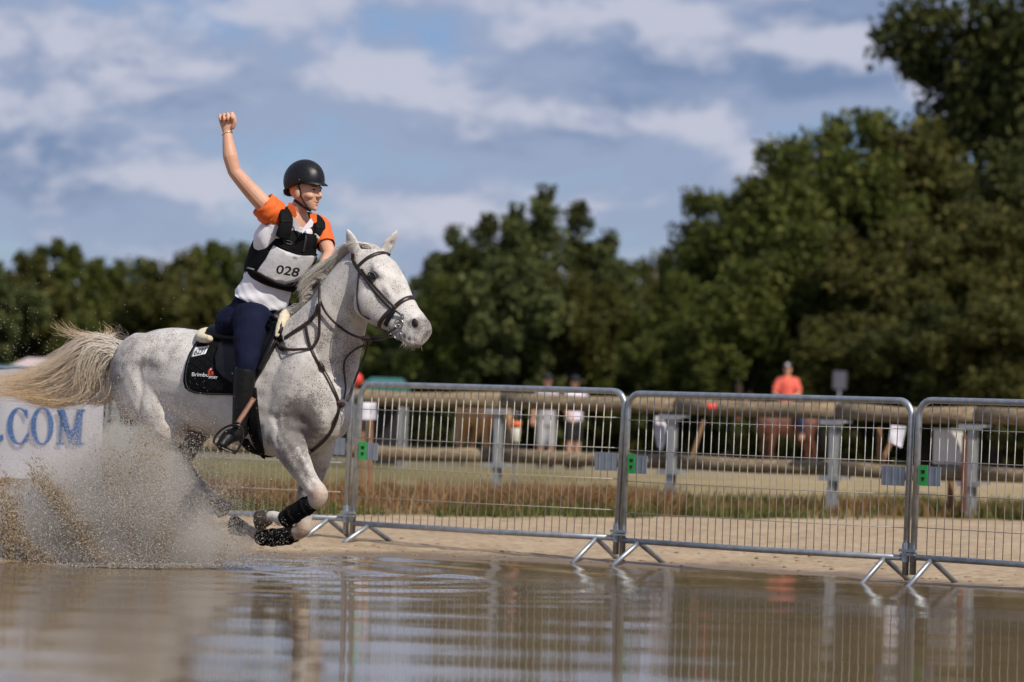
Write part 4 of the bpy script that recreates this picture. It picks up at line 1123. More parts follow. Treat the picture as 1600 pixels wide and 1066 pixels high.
def mane():
    g = np.random.default_rng(4); S = []; R0 = []; AL = []; K = 12
    crest = spline([HP(455, 496, -.29), HP(470, 484, -.32), HP(492, 463, -.37), HP(512, 433, -.41), HP(533, 405, -.45), HP(554, 389, -.49), HP(566, 386, -.51)], 10); n = len(crest)
    for i in range(5200):
        t = g.uniform(.02, 1.0); t = t*.35+(round(t*34)/34)*.65+g.normal()*.006; t = min(1, max(.01, t)); c0 = crest[min(n-1, int(t*(n-1)))]; c = np.array(c0) + np.array(rgt)*g.normal()*.012 + g.normal(size=3)*.004
        lk = .5+.5*math.sin(round(t*34)*12.9898); L = (.11+.08*t if t > .3 else .085)*g.uniform(.7, 1.1)*(.65+.7*lk)*(.5 if t > .86 else 1)
        tt = crest[min(n-1, int(t*(n-1))+1)]-crest[max(0, int(t*(n-1))-1)]; tt = np.array(tt)/np.linalg.norm(tt)
        back = np.array([-.82, .35, .0]); side = np.array(rgt)*g.uniform(-.25, 1.0)
        lock = 2*lk-1
        d0 = np.array([0, 0, 1.0])*(.85+.35*g.normal()*.5+.3*lock) + back*.8 + side*.35 - tt*.35
        d1 = back*(.9+.25*lock) + side*.5 - tt*.8 + np.array([0, 0, -.35+.2*g.normal()])
        d2 = back*(.35+.5*lock) + side*.45 - tt*.8 + np.array([0, 0, -1.0+.25*g.normal()])
        ds = [d/np.linalg.norm(d) for d in (d0, d1, d2)]
        p = [c]
        for k in range(1, K):
            u = k/(K-1); w = ds[0]*max(0, 1-2*u)+ds[1]*(1-abs(2*u-1))+ds[2]*max(0, 2*u-1)
            w = w/np.linalg.norm(w); p.append(p[-1]+w*L/(K-1))
        ph = g.uniform(0, 6.28); w2 = np.linspace(0, 1, K); p = np.array(p); p += np.stack([np.sin(w2*6+ph+t*40)*.010*w2, np.cos(w2*5+ph)*.006*w2, np.sin(w2*5+ph*2)*.010*w2], -1)
        S.append(p); R0.append(g.uniform(.0013, .0026)); AL.append(np.clip(np.linspace(.0, .6, K)*g.uniform(.2, 1.1)*(1 if t > .3 else .2), 0, 1))
    hm = hair_mat('mane_hair', (1.0, .96, .88), (.95, .84, .66))
    hair_obj('mane', S, R0, AL, hm)
    S = []; R0 = []; AL = []
    for i in range(330):        # forelock blown back over the poll
        q = g.uniform(); s = g.uniform(-1, 1)
        c = np.array(HP(572+16*q, 387+3*q, -.52))+np.array(hrgt)*.04*s
        L = g.uniform(.07, .15); p = [c]
        d0 = np.array([-.15, -.05, .8])+np.array(hfwd)*.25*g.normal()*.4; d1 = np.array([-.95, -.1+.1*g.normal(), .12]); d2 = np.array([-.8, -.15, -.55+.2*g.normal()])
        for k in range(1, K):
            u = k/(K-1); w = d0*max(0, 1-2.6*u)+d1*(1-abs(2*u-1))+d2*max(0, 2*u-1); w = w/np.linalg.norm(w); p.append(p[-1]+w*L/(K-1))
        S.append(np.array(p)); R0.append(g.uniform(.0012, .0026)); AL.append(np.linspace(.05, .6, K)*g.uniform(.3, 1))
    hair_obj('forelock', S, R0, AL, hm)
    S = []; R0 = []; AL = []
    for i in range(70):         # chin whiskers
        x = g.uniform(632, 655); c = np.array(HP(x, 534+(x-632)*.25, -.735))+np.array(hrgt)*g.uniform(-.03, .03)
        d = np.array([g.normal()*.5-.2, g.normal()*.4, -1.0]); d /= np.linalg.norm(d); L = g.uniform(.015, .045)
        S.append(np.stack([c+d*L*u+np.array([-.006*u*u, 0, 0]) for u in np.linspace(0, 1, 5)])); R0.append(.0009); AL.append(np.full(5, .6))
    hair_obj('whiskers', S, R0, AL, hm)
mane()
# ================================================================== TACK
LEATHER = M('dark_brown_leather', (.035, .019, .012), (.016, .010, .008), rough=.38, vscale=40, bump=.1, bscale=200)
BLACK_LEATHER = M('black_leather', (.008, .008, .009), (.004, .004, .005), rough=.42, vscale=30, bump=.15, bscale=120, spec=.28)
BLACK_CLOTH = M('black_quilted_cloth', (.006, .006, .007), (.003, .003, .004), rough=.85, vscale=60, bump=.5, bscale=90, spec=.15)
STEEL = M('polished_steel', (.34, .33, .31), (.25, .245, .235), rough=.30, metal=1.0)
FLEECE = M('cream_sheepskin', (.80, .71, .52), (.68, .58, .40), rough=.95, vscale=30, bump=.9, bscale=120, sheen=.4)
WHITE_CARD = M('white_card', (.80, .80, .81), (.76, .76, .77), rough=.5)
WHITE_THREAD = M('white_thread', (.78, .78, .79), (.7, .7, .72), rough=.6)
RED_THREAD = M('red_thread', (.55, .07, .03), (.45, .05, .03), rough=.6)
def mirror(V):
    c0 = B(365, 600); return [Vector(v)-rgt*(2*(Vector(v)-c0).dot(rgt)) for v in V]
def both(name, V, F, mat, parent, **k):
    mk(name, V, F, mat, parent, **k)
    mk(name, mirror(V), [tuple(reversed(q)) for q in F], mat, parent, **k)

# saddle pad
PAD = root('saddle_pad', tuple(B(345, 616, .3)), 'black quilted saddle pad with number card and lettering on the grey horse', 'saddle pad')
pad_poly = [(326, 523), (313, 530), (305, 540), (298, 552), (292, 569), (289, 585), (288, 596), (291, 606), (297, 611), (306, 614.5), (324, 616.5), (345, 617), (366, 617.5), (385, 617), (396, 606), (408, 580), (420, 552), (430, 522), (420, 516), (395, 524), (370, 528), (345, 525)]
v2, f2 = poly2d(pad_poly, 3)
V, F = lay(v2, f2, HB, .003, .010)
both('pad_panel', V, F, BLACK_CLOTH, PAD)
PADB = bvh_of(V, F)
mk('edge_piping', *strap_px(PADB, [(325.5, 524.5), (314, 531), (299.5, 552.5), (293.5, 569), (290.3, 590), (292.5, 604), (298, 609.5), (306.5, 613), (324, 615), (345, 615.6), (366, 616)], .007, .005, lift=.001), M('black_piping', (.02, .02, .022), rough=.5), PAD)
# quilting: raised diamond ribs
q = MB()
for k in range(-3, 9):
    for sg in (1, -1):
        pts = []
        for u in np.linspace(0, 1, 24):
            x = 290+70*u; y = 560+k*13+sg*(x-325)*.75
            if 536 < y < 610 and (x-290) > max(0, (560-y))*.55 and x-290 > max(0, y-600)*.8: pts.append((x, y))
        if len(pts) > 3: q.add(*strap_px(PADB, pts, .0035, .0022, k=1, lift=.0003))
mko('quilting', q, BLACK_CLOTH, PAD)
v2, f2 = poly2d([(300.5, 548), (310.5, 542), (325.5, 541), (321.5, 552), (310, 556.5), (299.5, 558)], 2)
v2, f2 = poly2d([(304.5, 543.5), (326.5, 541.0), (321.0, 553.5), (299, 558.5)], 3)
card = mk('number_card', *lay(v2, f2, PADB, .002, .001), WHITE_CARD, PAD)
uv, ff = text2d('6231', .02, 1, shear=0.0)
mk('card_number', *lay(quad_map(uv, (306.5, 546.0), (323.0, 544.0), (319.0, 552.3), (302.5, 556.0)), ff, PADB, .0045), BLACK_INK, card)
uv, ff = text2d('Brimbo', .015, 1)
mk('lettering', *lay(quad_map(uv, (300.5, 582), (327, 583.2), (326.5, 589.2), (300, 588)), ff, PADB, .0025), WHITE_THREAD, PAD)
uv, ff = text2d('SPORT', .02, 1, shear=.25)
mk('lettering', *lay(quad_map(uv, (327, 587.5), (341, 588.5), (340, 592.5), (326, 591.5)), ff, PADB, .0025), WHITE_THREAD, PAD)
lg = MB()
for poly in ([(325, 586), (325.5, 580), (328, 576), (331, 574.5), (332.5, 577), (331.5, 579), (329.5, 579.5), (328.5, 583), (330.5, 586)], [(330.2, 581), (333.5, 580.2), (333.8, 586), (331.3, 586)]):
    a_, b_ = poly2d(poly, 1); lg.add(*lay(a_, b_, PADB, .0027))
mko('emblem', lg, RED_THREAD, PAD)
a_, b_ = poly2d([(328.3, 577.6), (330.3, 576.2), (331, 577.6), (329.2, 579)], 1)
mk('emblem_patch', *lay(a_, b_, PADB, .0034), WHITE_THREAD, PAD)

# saddle
SAD = root('saddle', tuple(B(395, 520)), 'black leather riding saddle with cream sheepskin edges under the rider', 'saddle')
flap = [(352, 528), (343, 545), (339, 560), (341, 578), (350, 590), (372, 603), (388, 607), (398, 600), (411, 580), (424, 556), (435, 535), (443, 515), (446, 500), (434, 494), (405, 515), (375, 524)]
v2, f2 = poly2d(flap, 3)
V, F = lay(v2, f2, HB, .016, .012)
both('flap', V, F, BLACK_LEATHER, SAD)
FLB = bvh_of(V, F)
mk('knee_roll', *strap_px(FLB, [(436, 505), (428, 530), (416, 556), (404, 580)], .035, .022, lift=-.004), BLACK_LEATHER, SAD)
seat = MB()
S = []
for (x, yt, h, hw) in ((338, 520, .05, .10), (346, 514, .06, .16), (362, 520, .06, .17), (385, 524, .055, .15), (408, 518, .055, .12), (426, 504, .055, .09), (438, 492, .05, .06), (445, 488, .03, .03)):
    S.append((B(x, yt)-Z3*h*.4, Z3*h, rgt*hw))
seat.add(*loft(S, 18)); sv, sf = remesh(seat, .010, 3)
mk('seat', sv, sf, BLACK_LEATHER, SAD)
mk('fleece_edge', *tube([B(338, 527, -.17), B(329, 522, -.09), B(327, 520, .0), B(332, 524, .10), B(346, 530, .19), B(366, 532, .24)], [.022, .030, .034, .034, .030, .02], n=12, k=5), FLEECE, SAD)
mk('fleece_edge', *tube([B(449, 486, -.03), B(457, 487, .04), B(463, 496, .12), B(466, 510, .175), B(466, 526, .21)], [.018, .028, .030, .026, .012], n=12, k=5), FLEECE, SAD)
girth = [(386, 606), (387, 640), (389, 671), (396, 690), (404, 704), (411, 712), (415, 714), (412, 700), (408, 672), (404, 640), (401, 606)]
v2, f2 = poly2d(girth, 2); V, F = lay(v2, f2, HB, .004, .012)
both('girth', V, F, BLACK_CLOTH, SAD)
mk('girth', *ring_strap(HB, B(410, 640), fwd*.97+Z3*.1, .075, .012, 130, 230, 24), BLACK_CLOTH, SAD)
# stirrup leather and iron on the near side
SL0, SL1 = HP(397, 622, -.475), HP(370, 664, -.555)
lv = MB(); dd = (SL1-SL0).normalized(); sdv = dd.cross(Vector((0, -1, 0))).normalized()
lv.add(*loft([(SL0+(SL1-SL0)*u, sdv*.0145, Vector((0, -.003, 0))) for u in np.linspace(0, 1.03, 8)], 8, e=4))
mko('stirrup_leather', lv, M('tan_leather', (.23, .095, .045), (.15, .06, .03), rough=.5, vscale=40), SAD)
iron = MB()
arch = [HP(*q) for q in ((337, 694, -.55), (334, 690, -.55), (338, 680, -.55), (347, 671, -.555), (358, 665.5, -.555), (369, 664, -.555), (377, 668, -.55), (380, 681, -.545), (376, 695, -.54), (368, 708, -.54))]
iron.tube(arch, [.006, .0065, .0065, .0065, .007, .008, .007, .0065, .0065, .006], n=8, k=4)
iron.add(*loft([(a*(1-u)+b*u, Vector((0, .022, .006)), Z3*.006) for a, b in ((arch[0], arch[-1]),) for u in np.linspace(0, 1, 6)], 10, e=3))
iron.tube([HP(366, 660, -.556), HP(373, 661, -.556)], .006, n=8)
mko('stirrup', iron, M('dark_stirrup_iron', (.05, .045, .045), (.03, .028, .028), rough=.3, metal=.7), SAD)

# ------------------------------------------------------------------ bridle
BR = root('bridle', tuple(HP(600, 470, -.60)), 'dark brown leather bridle with steel rings and reins on the grey horse', 'bridle')
def head_ring(name, a, b, dy, w, th, a0=0, a1=360, tilt=0.0, mat=LEATHER, lift=.002, off=0):
    """strap round the head in the plane through two side points"""
    p, q_ = HP(*a, dy), HP(*b, dy); d = (q_-p).normalized(); n = d.cross(hrgt).normalized()
    return mk(name, *ring_strap(HB, (p+q_)/2, n, w, th, a0, a1, 48, lift, up=-d), mat, BR)
head_ring('noseband', (652, 462), (606, 500), -.645, .026, .008)
mk('browband', *strap_px(HB, [(558.5, 418.5), (566, 411), (576, 403), (588, 397.5), (600, 396), (608, 398)], .020, .008, lift=.003), LEATHER, BR)
mk('headpiece', *strap_px(HB, [(552, 396), (553, 408), (560, 420), (566, 428)], .024, .007, lift=.003), LEATHER, BR)
mk('cheekpiece', *strap_px(HB, [(564, 424), (573, 438), (584, 453), (597, 468), (610, 481), (617, 486)], .019, .007, lift=.003), LEATHER, BR)
mk('cheek_strap', *strap_px(HB, [(566, 421), (577, 437), (588, 450), (601, 464), (613, 476), (619, 482)], .010, .011, lift=.002), LEATHER, BR)
mk('throat_latch', *strap_px(HB, [(562, 424), (560.5, 440), (559, 460), (560, 478), (564, 488), (572, 495), (579, 498)], .012, .006, lift=.003), LEATHER, BR)
mk('chin_strap', *strap_px(HB, [(617, 484), (612, 492), (606, 502), (603, 508)], .030, .010, lift=.003), BLACK_LEATHER, BR)
def ring3(c, r, t, nrm):
    nrm = nrm.normalized(); u = nrm.cross(Z3).normalized(); w = nrm.cross(u)
    return tube([c+u*r*math.cos(a)+w*r*math.sin(a) for a in np.linspace(0, 2*math.pi, 25)], t, n=7, round_ends=False)
hp_, hn = hit_px(HB, 622, 504); bo = (hp_ or HP(622, 504, -.72)); bd = bo.y-HD
bit = MB(); nfr = Vector((-.15, -1, .1))
for (x, y, r_) in ((623, 506, .0250), (621, 524, .0195)): bit.add(*ring3(HP(x, y, bd-.015), r_, .0036, nfr))
for (x, y, r_) in ((611, 512, .012), (610, 525, .011)): bit.add(*ring3(HP(x, y, bd+.03), r_, .003, Vector((.3, -1, 0))))
bit.tube([HP(628, 495, bd-.014), HP(629, 506, bd-.014), HP(626, 522, bd-.014), HP(621, 531, bd-.01)], .0045, n=7, k=4)
bit.tube([HP(629, 491, bd-.012), HP(630, 497, bd-.012)], .006, n=7)
bit.tube([HP(623, 508, bd-.01), HP(621, 508, bd+.12)], .008, n=8)
mko('bit', bit, STEEL, BR)
mk('bit_cheek', *tube([HP(618, 486, bd-.004), HP(624, 490, bd-.010), HP(628, 494, bd-.012)], .006, n=7), LEATHER, BR)
# reins: near rein from bit to the hand, with martingale stop
HAND = HP(499, 428, -.36)
def strap_free(pts, w, th, k=6):
    q_ = spline(pts, k); fr = frames(q_); S = []
    for p, (t, u, v) in zip(q_, fr):
        s_ = t.cross(Vector((0, -1, 0)));
        if s_.length < .05: s_ = u
        s_.normalize(); S.append((p, s_*w/2, t.cross(s_).normalized()*th/2))
    return loft(S, 8, e=4)
def out(x, y, l=.012):
    h, n = hit_px(HB, x, y); return h + n*l if h else None
rein = [HAND+Vector((0, -.03, -.02)), HP(499, 462, -.50)] + [out(x, y, .02) or HP(x, y, -.56) for x, y in ((508, 484), (524, 504), (545, 520))] + [HP(565, 528, -.60), HP(585, 527, -.62), HP(605, 521, bd-.0), HP(618, 512, bd-.01)]
mk('rein', *strap_free(rein, .014, .005), LEATHER, BR)
rein2 = [HAND+Vector((0, -.02, -.03)), HP(499, 470, -.52)] + [out(x, y, .018) for x, y in ((500, 505), (498, 527), (487, 543), (470, 548))] + [out(x, y, .018) for x, y in ((452, 547), (440, 544), (434, 537))]
mk('rein', *strap_free([p for p in rein2 if p], .016, .005), LEATHER, BR)
rein3 = [HP(575, 529, -.60), HP(590, 532, -.63), HP(605, 528, bd), HP(618, 527, bd-.01)]
mk('rein', *strap_free(rein3, .010, .005), LEATHER, BR)
far = [HAND+Vector((.02, .05, 0)), HP(530, 440, -.30), HP(580, 500, -.35), HP(612, 512, bd+.14)]
mk('rein', *strap_free(far, .014, .005), LEATHER, BR)
mk('rein_stop', *tube([HP(566, 528, -.605), HP(573, 529, -.607), HP(580, 528, -.61)], [.012, .016, .011], n=9, k=2), LEATHER, BR)

# ------------------------------------------------------------------ breastplate and martingale
BP = root('breastplate', tuple(B(500, 660, .2)), 'dark leather breastplate and martingale straps across the horse\'s chest', 'breastplate')
def chest(name, pix, w, th=.006, lift=.004, k=5): return mk(name, *strap_px(HB, pix, w, th, k, lift), LEATHER, BP)
chest('shoulder_strap', [(433, 537), (444, 530), (458, 520), (472, 511), (484, 502), (494, 490), (498, 475)], .022)
chest('shoulder_strap', [(478, 506), (480, 522), (484, 540), (490, 556), (497, 569)], .018)
chest('shoulder_strap', [(500, 572), (508, 585), (516, 600), (523, 615), (528, 628)], .022)
chest('chest_strap', [(529, 634), (526, 650), (520, 666), (512, 680), (500, 693), (488, 703), (482, 708)], .026)
mk('buckle', *tube([out(499, 568, .010), out(502, 574, .012), out(504, 578, .010)], [.013, .018, .012], n=9, k=2), LEATHER, BP)
mk('buckle', *tube([out(527, 629, .008) or HP(527, 629, -.55), out(530, 633, .010) or HP(530, 633, -.55), out(535, 632, .010) or HP(535, 632, -.53)], [.012, .019, .012], n=9, k=2), M('red_brown_leather', (.07, .025, .018), rough=.4), BP)
mk('buckle', *tube([out(434, 536, .008), out(438, 545, .010), out(443, 548, .008)], [.008, .010, .008], n=8, k=2), BLACK_LEATHER, BP)
m1 = [HP(566, 531, -.60), out(564, 537, .02) or HP(564, 537, -.58)] + [out(x, y, .014) for x, y in ((553, 545), (541, 556), (536, 570), (537, 590), (537, 608), (534, 624))]
mk('martingale_strap', *strap_free([p for p in m1 if p], .011, .005), LEATHER, BP)
m2 = [HP(575, 531, -.58), HP(572, 548, -.56), HP(565, 568, -.53), HP(556, 590, -.52), HP(548, 612, -.53), HP(541, 626, -.55)]
mk('martingale_strap', *strap_free(m2, .012, .005), LEATHER, BP)
m3 = [HP(550, 606, -.53), HP(551, 600, -.525), HP(549, 614, -.535), HP(543, 628, -.55)]
mk('martingale_strap', *strap_free(m3, .010, .004), LEATHER, BP)

# ------------------------------------------------------------------ tendon boots on the forelegs
def leg_boot(pts, r, lab):
    mb = MB(); pts = [Vector(p) for p in pts]
    q_ = spline(pts, 5); rr = lerpr(r, len(q_)); fr = frames(q_); S = []
    for p, k, (t, u, w) in zip(q_, rr, fr): S.append((p, u*k, w*k))
    mb.add(*loft(S, 18))
    for u in (.25, .55, .82):
        i = int(u*(len(q_)-1)); t, a, b = fr[i]; k = rr[i]+.002
        mb.add(*loft([(q_[i]-t*.010, a*k, b*k), (q_[i]-t*.009, a*(k+.003), b*(k+.003)), (q_[i]+t*.009, a*(k+.003), b*(k+.003)), (q_[i]+t*.010, a*k, b*k)], 18))
    mko('tendon_boot', mb, BLACK_CLOTH, label=lab, cat='leg boot', group='tendon boots on the forelegs')
leg_boot([NP(488, 786), NP(470, 796), NP(452, 808), NP(443, 814)], [.049, .053, .050, .045], 'black tendon boot on the higher folded foreleg nearer the camera')
leg_boot([FP(462, 834), FP(440, 839), FP(418, 840), FP(404, 838)], [.047, .052, .049, .044], 'black tendon boot on the lower folded foreleg on the far side')
# ================================================================== THE RIDER
RD = -.10                                            # depth of the rider's middle, relative to HD
def RP(x, y, dy=0.0): return HP(x, y, RD+dy)
hip, neckb = RP(402, 484, .02), RP(464, 330, -.10)
TU = (neckb-hip).normalized()                        # torso up
yaw = R(52)
TW = Vector((-math.sin(yaw), -math.cos(yaw), 0)); TW = (TW - TU*TW.dot(TU)).normalized()      # rider's right, towards camera and left
TN = TW.cross(TU).normalized()
if TN.y > 0: TN = -TN
TL = (neckb-hip).length
def T(u, w=0.0, n=0.0): return hip + TU*(TL*u) + TW*w + TN*n
HC = RP(477, 297, -.13)
FY = R(33)
FF = Vector((math.cos(FY), -math.sin(FY), .0)).normalized(); FR = Vector((-math.sin(FY), -math.cos(FY), 0)); FU = Vector((.04, 0, 1)).normalized()
FF = (FF - FU*FF.dot(FU)).normalized()
def Hd(f, r, u): return HC + FF*f + FR*r + FU*u
SH_R, EL_R, WR_R = RP(416, 324, -.20), RP(366, 268, -.24), RP(355, 208, -.20)
SH_L, EL_L, WR_L = RP(497, 354, .02), RP(515, 398, -.14), HP(501, 424, -.33)

def rider_body():
    mb = MB()
    # torso core
    mb.add(*loft([(T(-.05), TN*.10, TW*.15), (T(.15), TN*.095, TW*.135), (T(.4), TN*.10, TW*.135), (T(.65), TN*.11, TW*.15), (T(.85), TN*.10, TW*.155), (T(.96), TN*.075, TW*.10), (T(1.02), TN*.055, TW*.06)], 20))
    mb.tube([T(.92, 0, .0), RP(469, 322, -.12), Hd(-.01, 0, -.06)], [.058, .050, .048], n=14, k=3)
    # head
    mb.ell(Hd(-.012, 0, .030), FF*.098, FR*.076, FU*.098, 20, 14)
    mb.add(*loft([(Hd(.012, 0, .03), FF*.080, FR*.070), (Hd(.014, 0, -.01), FF*.082, FR*.070), (Hd(.020, 0, -.045), FF*.074, FR*.062), (Hd(.030, 0, -.075), FF*.062, FR*.051), (Hd(.044, 0, -.100), FF*.044, FR*.036), (Hd(.054, 0, -.114), FF*.026, FR*.022)], 20))
    mb.ell(Hd(.074, 0, -.104), FF*.017, FR*.018, FU*.014)                       # chin
    mb.tube([Hd(.086, 0, .012), Hd(.098, 0, -.010), Hd(.110, 0, -.030)], [.010, .0095, .012], n=10, k=3)   # nose
    for s in (1, -1):
        mb.ell(Hd(.100, .011*s, -.035), FF*.012, FR*.009, FU*.008)
        mb.ell(Hd(.058, .040*s, -.034), FF*.030, FR*.024, FU*.021)               # smiling cheek
        mb.ell(Hd(.074, .030*s, .014), FF*.018, FR*.024, FU*.009)                # brow
        mb.ell(Hd(-.002, .075*s, -.022), (FF*.9-FU*.2).normalized()*.020, FR*.010, FU*.031)   # ear
    mb.tube([Hd(.064, .036, -.056), Hd(.080, .022, -.063), Hd(.0885, 0, -.0645), Hd(.080, -.022, -.063), Hd(.064, -.036, -.056)], [.004, .0055, .006, .0055, .004], n=8, k=4)
    mb.tube([Hd(.062, .036, -.058), Hd(.074, .024, -.078), Hd(.082, 0, -.0865), Hd(.074, -.024, -.078), Hd(.062, -.036, -.058)], [.004, .0065, .0075, .0065, .004], n=8, k=4)
    # raised right arm
    mb.tube([T(.86, .10, 0), SH_R, RP(392, 298, -.22), EL_R], [.053, .053, .047, .038], n=14, k=5)
    mb.tube([EL_R, RP(360, 245, -.235), RP(357, 226, -.22), WR_R], [.038, .043, .035, .0250], n=14, k=4)
    # left arm to the reins
    mb.tube([T(.86, -.12, 0), SH_L, RP(506, 374, -.05), EL_L], [.053, .050, .044, .037], n=14, k=4)
    mb.tube([EL_L, (EL_L+WR_L)/2, WR_L], [.039, .036, .026], n=12, k=3)
    # right fist: palm, four curled fingers, thumb
    up = (RP(353, 170, -.2)-WR_R).normalized(); cam_ = Vector((0, -1, 0)); sd_ = Vector((1, 0, 0)); k0 = WR_R
    pc = k0 + up*.060
    mb.add(*loft([(k0, sd_*.026, cam_*.019), (k0+up*.025, sd_*.032, cam_*.021), (k0+up*.055, sd_*.041, cam_*.022), (k0+up*.083, sd_*.043, cam_*.019), (k0+up*.094, sd_*.038, cam_*.013)], 16))
    for i, (dx, ln, r_) in enumerate(((-.0350, .86, .0084), (-.0120, 1.0, .0090), (.0110, 1.02, .0092), (.0330, .94, .0088))):
        kn = k0 + up*(.088+.004*i) + sd_*dx
        a = kn + cam_*.030*ln + up*.012; b = a + cam_*.012 - up*.030*ln; c = b - cam_*.022 - up*.010
        mb.tube([kn, kn+cam_*.012+up*.009, a, a*.5+b*.5+cam_*.003, b, c], [r_*1.1, r_*1.08, r_, r_, r_*.94, r_*.85], n=10, k=2)
    tb = k0 + sd_*.034 + up*.035 + cam_*.012
    mb.tube([tb, k0+sd_*.047+up*.062+cam_*.022, k0+sd_*.046+up*.092+cam_*.026, k0+sd_*.037+up*.113+cam_*.024], [.015, .013, .0105, .0085], n=10, k=3)
    v, f = remesh(mb, .0036, 2, .45)
    for dx in (-.0235, -.0005, .0220):      # furrows between the curled fingers
        for h_ in np.linspace(.078, .112, 6): dent(v, k0+up*h_+sd_*dx+cam_*.038, .0045, tuple(cam_*-.006)); dent(v, k0+up*h_+sd_*dx+cam_*.012, .0045, tuple(up*-.004))
    for s in (1, -1):
        dent(v, Hd(.085, .031*s, .000), .009, tuple(FF*-.007))                  # eye sockets
        dent(v, Hd(.089, .0, -.075), .007, tuple(FF*-.008)); dent(v, Hd(.082, .014*s, -.073), .007, tuple(FF*-.009)); dent(v, Hd(.074, .025*s, -.067), .006, tuple(FF*-.007))
        dent(v, Hd(.075, .036*s, -.055), .008, tuple(FR*-.003*s))
    return v, f
rv, rf = rider_body()
RIDER = root('person', tuple(RP(396, 500)), 'rider in orange and white shirt punching the air, riding the grey horse', 'person')
SKIN = M('skin', (.70, .41, .28), (.62, .33, .22), rough=.48, vscale=9, bump=.08, bscale=160, spec=.4)
SKIN.node_tree.nodes['Principled BSDF'].inputs['Subsurface Weight'].default_value = .12
SKIN.node_tree.nodes['Principled BSDF'].inputs['Subsurface Radius'].default_value = (.012, .005, .003)
mk('body', rv, rf, SKIN, RIDER)
RB = bvh_of(rv, rf)
DARKHAIR = M('dark_hair', (.02, .013, .009), (.012, .008, .006), rough=.5)
EYEW = M('eye_white', (.6, .57, .54), rough=.3); TEETH = M('teeth', (.80, .77, .70), (.74, .71, .64), rough=.3, vscale=120)
for s in (1, -1):
    ew = mk('eye', *ell(Hd(.0775, .031*s, -.001), FF*.008, FR*.012, FU*.0042, 12, 8), EYEW, RIDER)
    mk('iris', *ell(Hd(.083, .031*s-.002, -.001), FF*.004, FR*.0052, FU*.0040, 10, 7), M('iris_dark', (.03, .02, .014), rough=.2), ew)
    mk('lashes', *tube([Hd(.077, .044*s, .001), Hd(.086, .034*s, .0045), Hd(.087, .024*s, .004), Hd(.083, .018*s, .001)], [.0012, .0022, .002, .001], n=6, k=3), DARKHAIR, RIDER)
    mk('eyebrow', *tube([Hd(.070, .051*s, .016), Hd(.084, .038*s, .021), Hd(.091, .022*s, .019), Hd(.092, .013*s, .017)], [.0015, .003, .0032, .002], n=6, k=3), DARKHAIR, RIDER)
tm = MB()
for i in range(10):
    w_ = (i-4.5)*.0062; tm.add(*ell(Hd(.0852-12*w_*w_, w_, -.0735+11*w_*w_), FF*.005, FR*.0036, FU*.0068, 8, 6))
mko('teeth', tm, TEETH, RIDER)
LIP = M('lips', (.52, .20, .16), (.46, .17, .13), rough=.4)
mk('upper_lip', *tube([Hd(.066, .0365, -.056), Hd(.0835, .022, -.0640), Hd(.0925, .004, -.0655), Hd(.0925, -.004, -.0655), Hd(.0835, -.022, -.0640), Hd(.066, -.0365, -.056)], [.0015, .003, .0033, .0033, .003, .0015], n=8, k=4), LIP, RIDER)
mk('lower_lip', *tube([Hd(.065, .0365, -.058), Hd(.078, .024, -.0775), Hd(.0875, .0, -.0845), Hd(.078, -.024, -.0775), Hd(.065, -.0365, -.058)], [.0015, .0036, .0044, .0036, .0015], n=8, k=4), LIP, RIDER)
hs = []; hg = np.random.default_rng(9)
for i in range(260):        # hair below the helmet at the nape
    a = hg.uniform(-1.0, 1.0); c = Hd(-.075-.02*hg.uniform(), .055*a, .01-.03*hg.uniform())
    d = -FU*.8-FF*(.3+.3*hg.uniform())+FR*hg.normal()*.2; d.normalize(); L = hg.uniform(.015, .035)
    hs.append([tuple(c+d*L*u - FF*.02*u*u) for u in np.linspace(0, 1, 6)])
V, F = strand_mesh(hs, np.full(len(hs), .0011)); mk('hair', V, F, DARKHAIR, RIDER)

# ------------------------------------------------------------------ shirt
SHIRT = M('white_shirt', (.80, .79, .84), (.74, .73, .79), rough=.8, vscale=7, bump=.25, bscale=26, sheen=.1)
ORANGE = M('orange_sleeve', (.86, .16, .015), (.76, .12, .012), rough=.75, vscale=9, bump=.3, bscale=30, sheen=.1)
sm = MB()
secs = [(T(.075), TN*.128, TW*.172), (T(.12), TN*.128, TW*.171), (T(.22), TN*.120, TW*.158), (T(.32), TN*.122, TW*.158), (T(.5), TN*.125, TW*.158), (T(.7), TN*.128, TW*.168), (T(.84), TN*.118, TW*.172), (T(.90), TN*.100, TW*.145)]
def fold(secs, n=56, amp=.004, sd=0):
    V = []; F = []
    for j, (c, u, w) in enumerate(secs):
        for i in range(n):
            a = 2*math.pi*i/n; k = 1+amp/.14*(math.sin(a*5+j*.9+sd)*.6+math.sin(a*9-j*1.7+sd)*.4)
            V.append(c+(u*math.cos(a)+w*math.sin(a))*k)
    for j in range(len(secs)-1):
        for i in range(n): q = (i+1) % n; F.append((j*n+i, j*n+q, (j+1)*n+q, (j+1)*n+i))
    return V, F
def densify(secs, k=4):
    out_ = []
    for i in range(len(secs)-1):
        a = secs[max(0, i-1)]; b = secs[i]; c = secs[i+1]; d = secs[min(len(secs)-1, i+2)]
        for q in range(k):
            u = q/k; out_.append(tuple(0.5*((2*b[j])+(c[j]-a[j])*u+(2*a[j]-5*b[j]+4*c[j]-d[j])*u*u+(3*b[j]-a[j]-3*c[j]+d[j])*u**3) for j in range(3)))
    out_.append(secs[-1]); return out_
sV, sF = fold(densify(secs), amp=.005)
mk('shirt', sV, sF, SHIRT, RIDER)
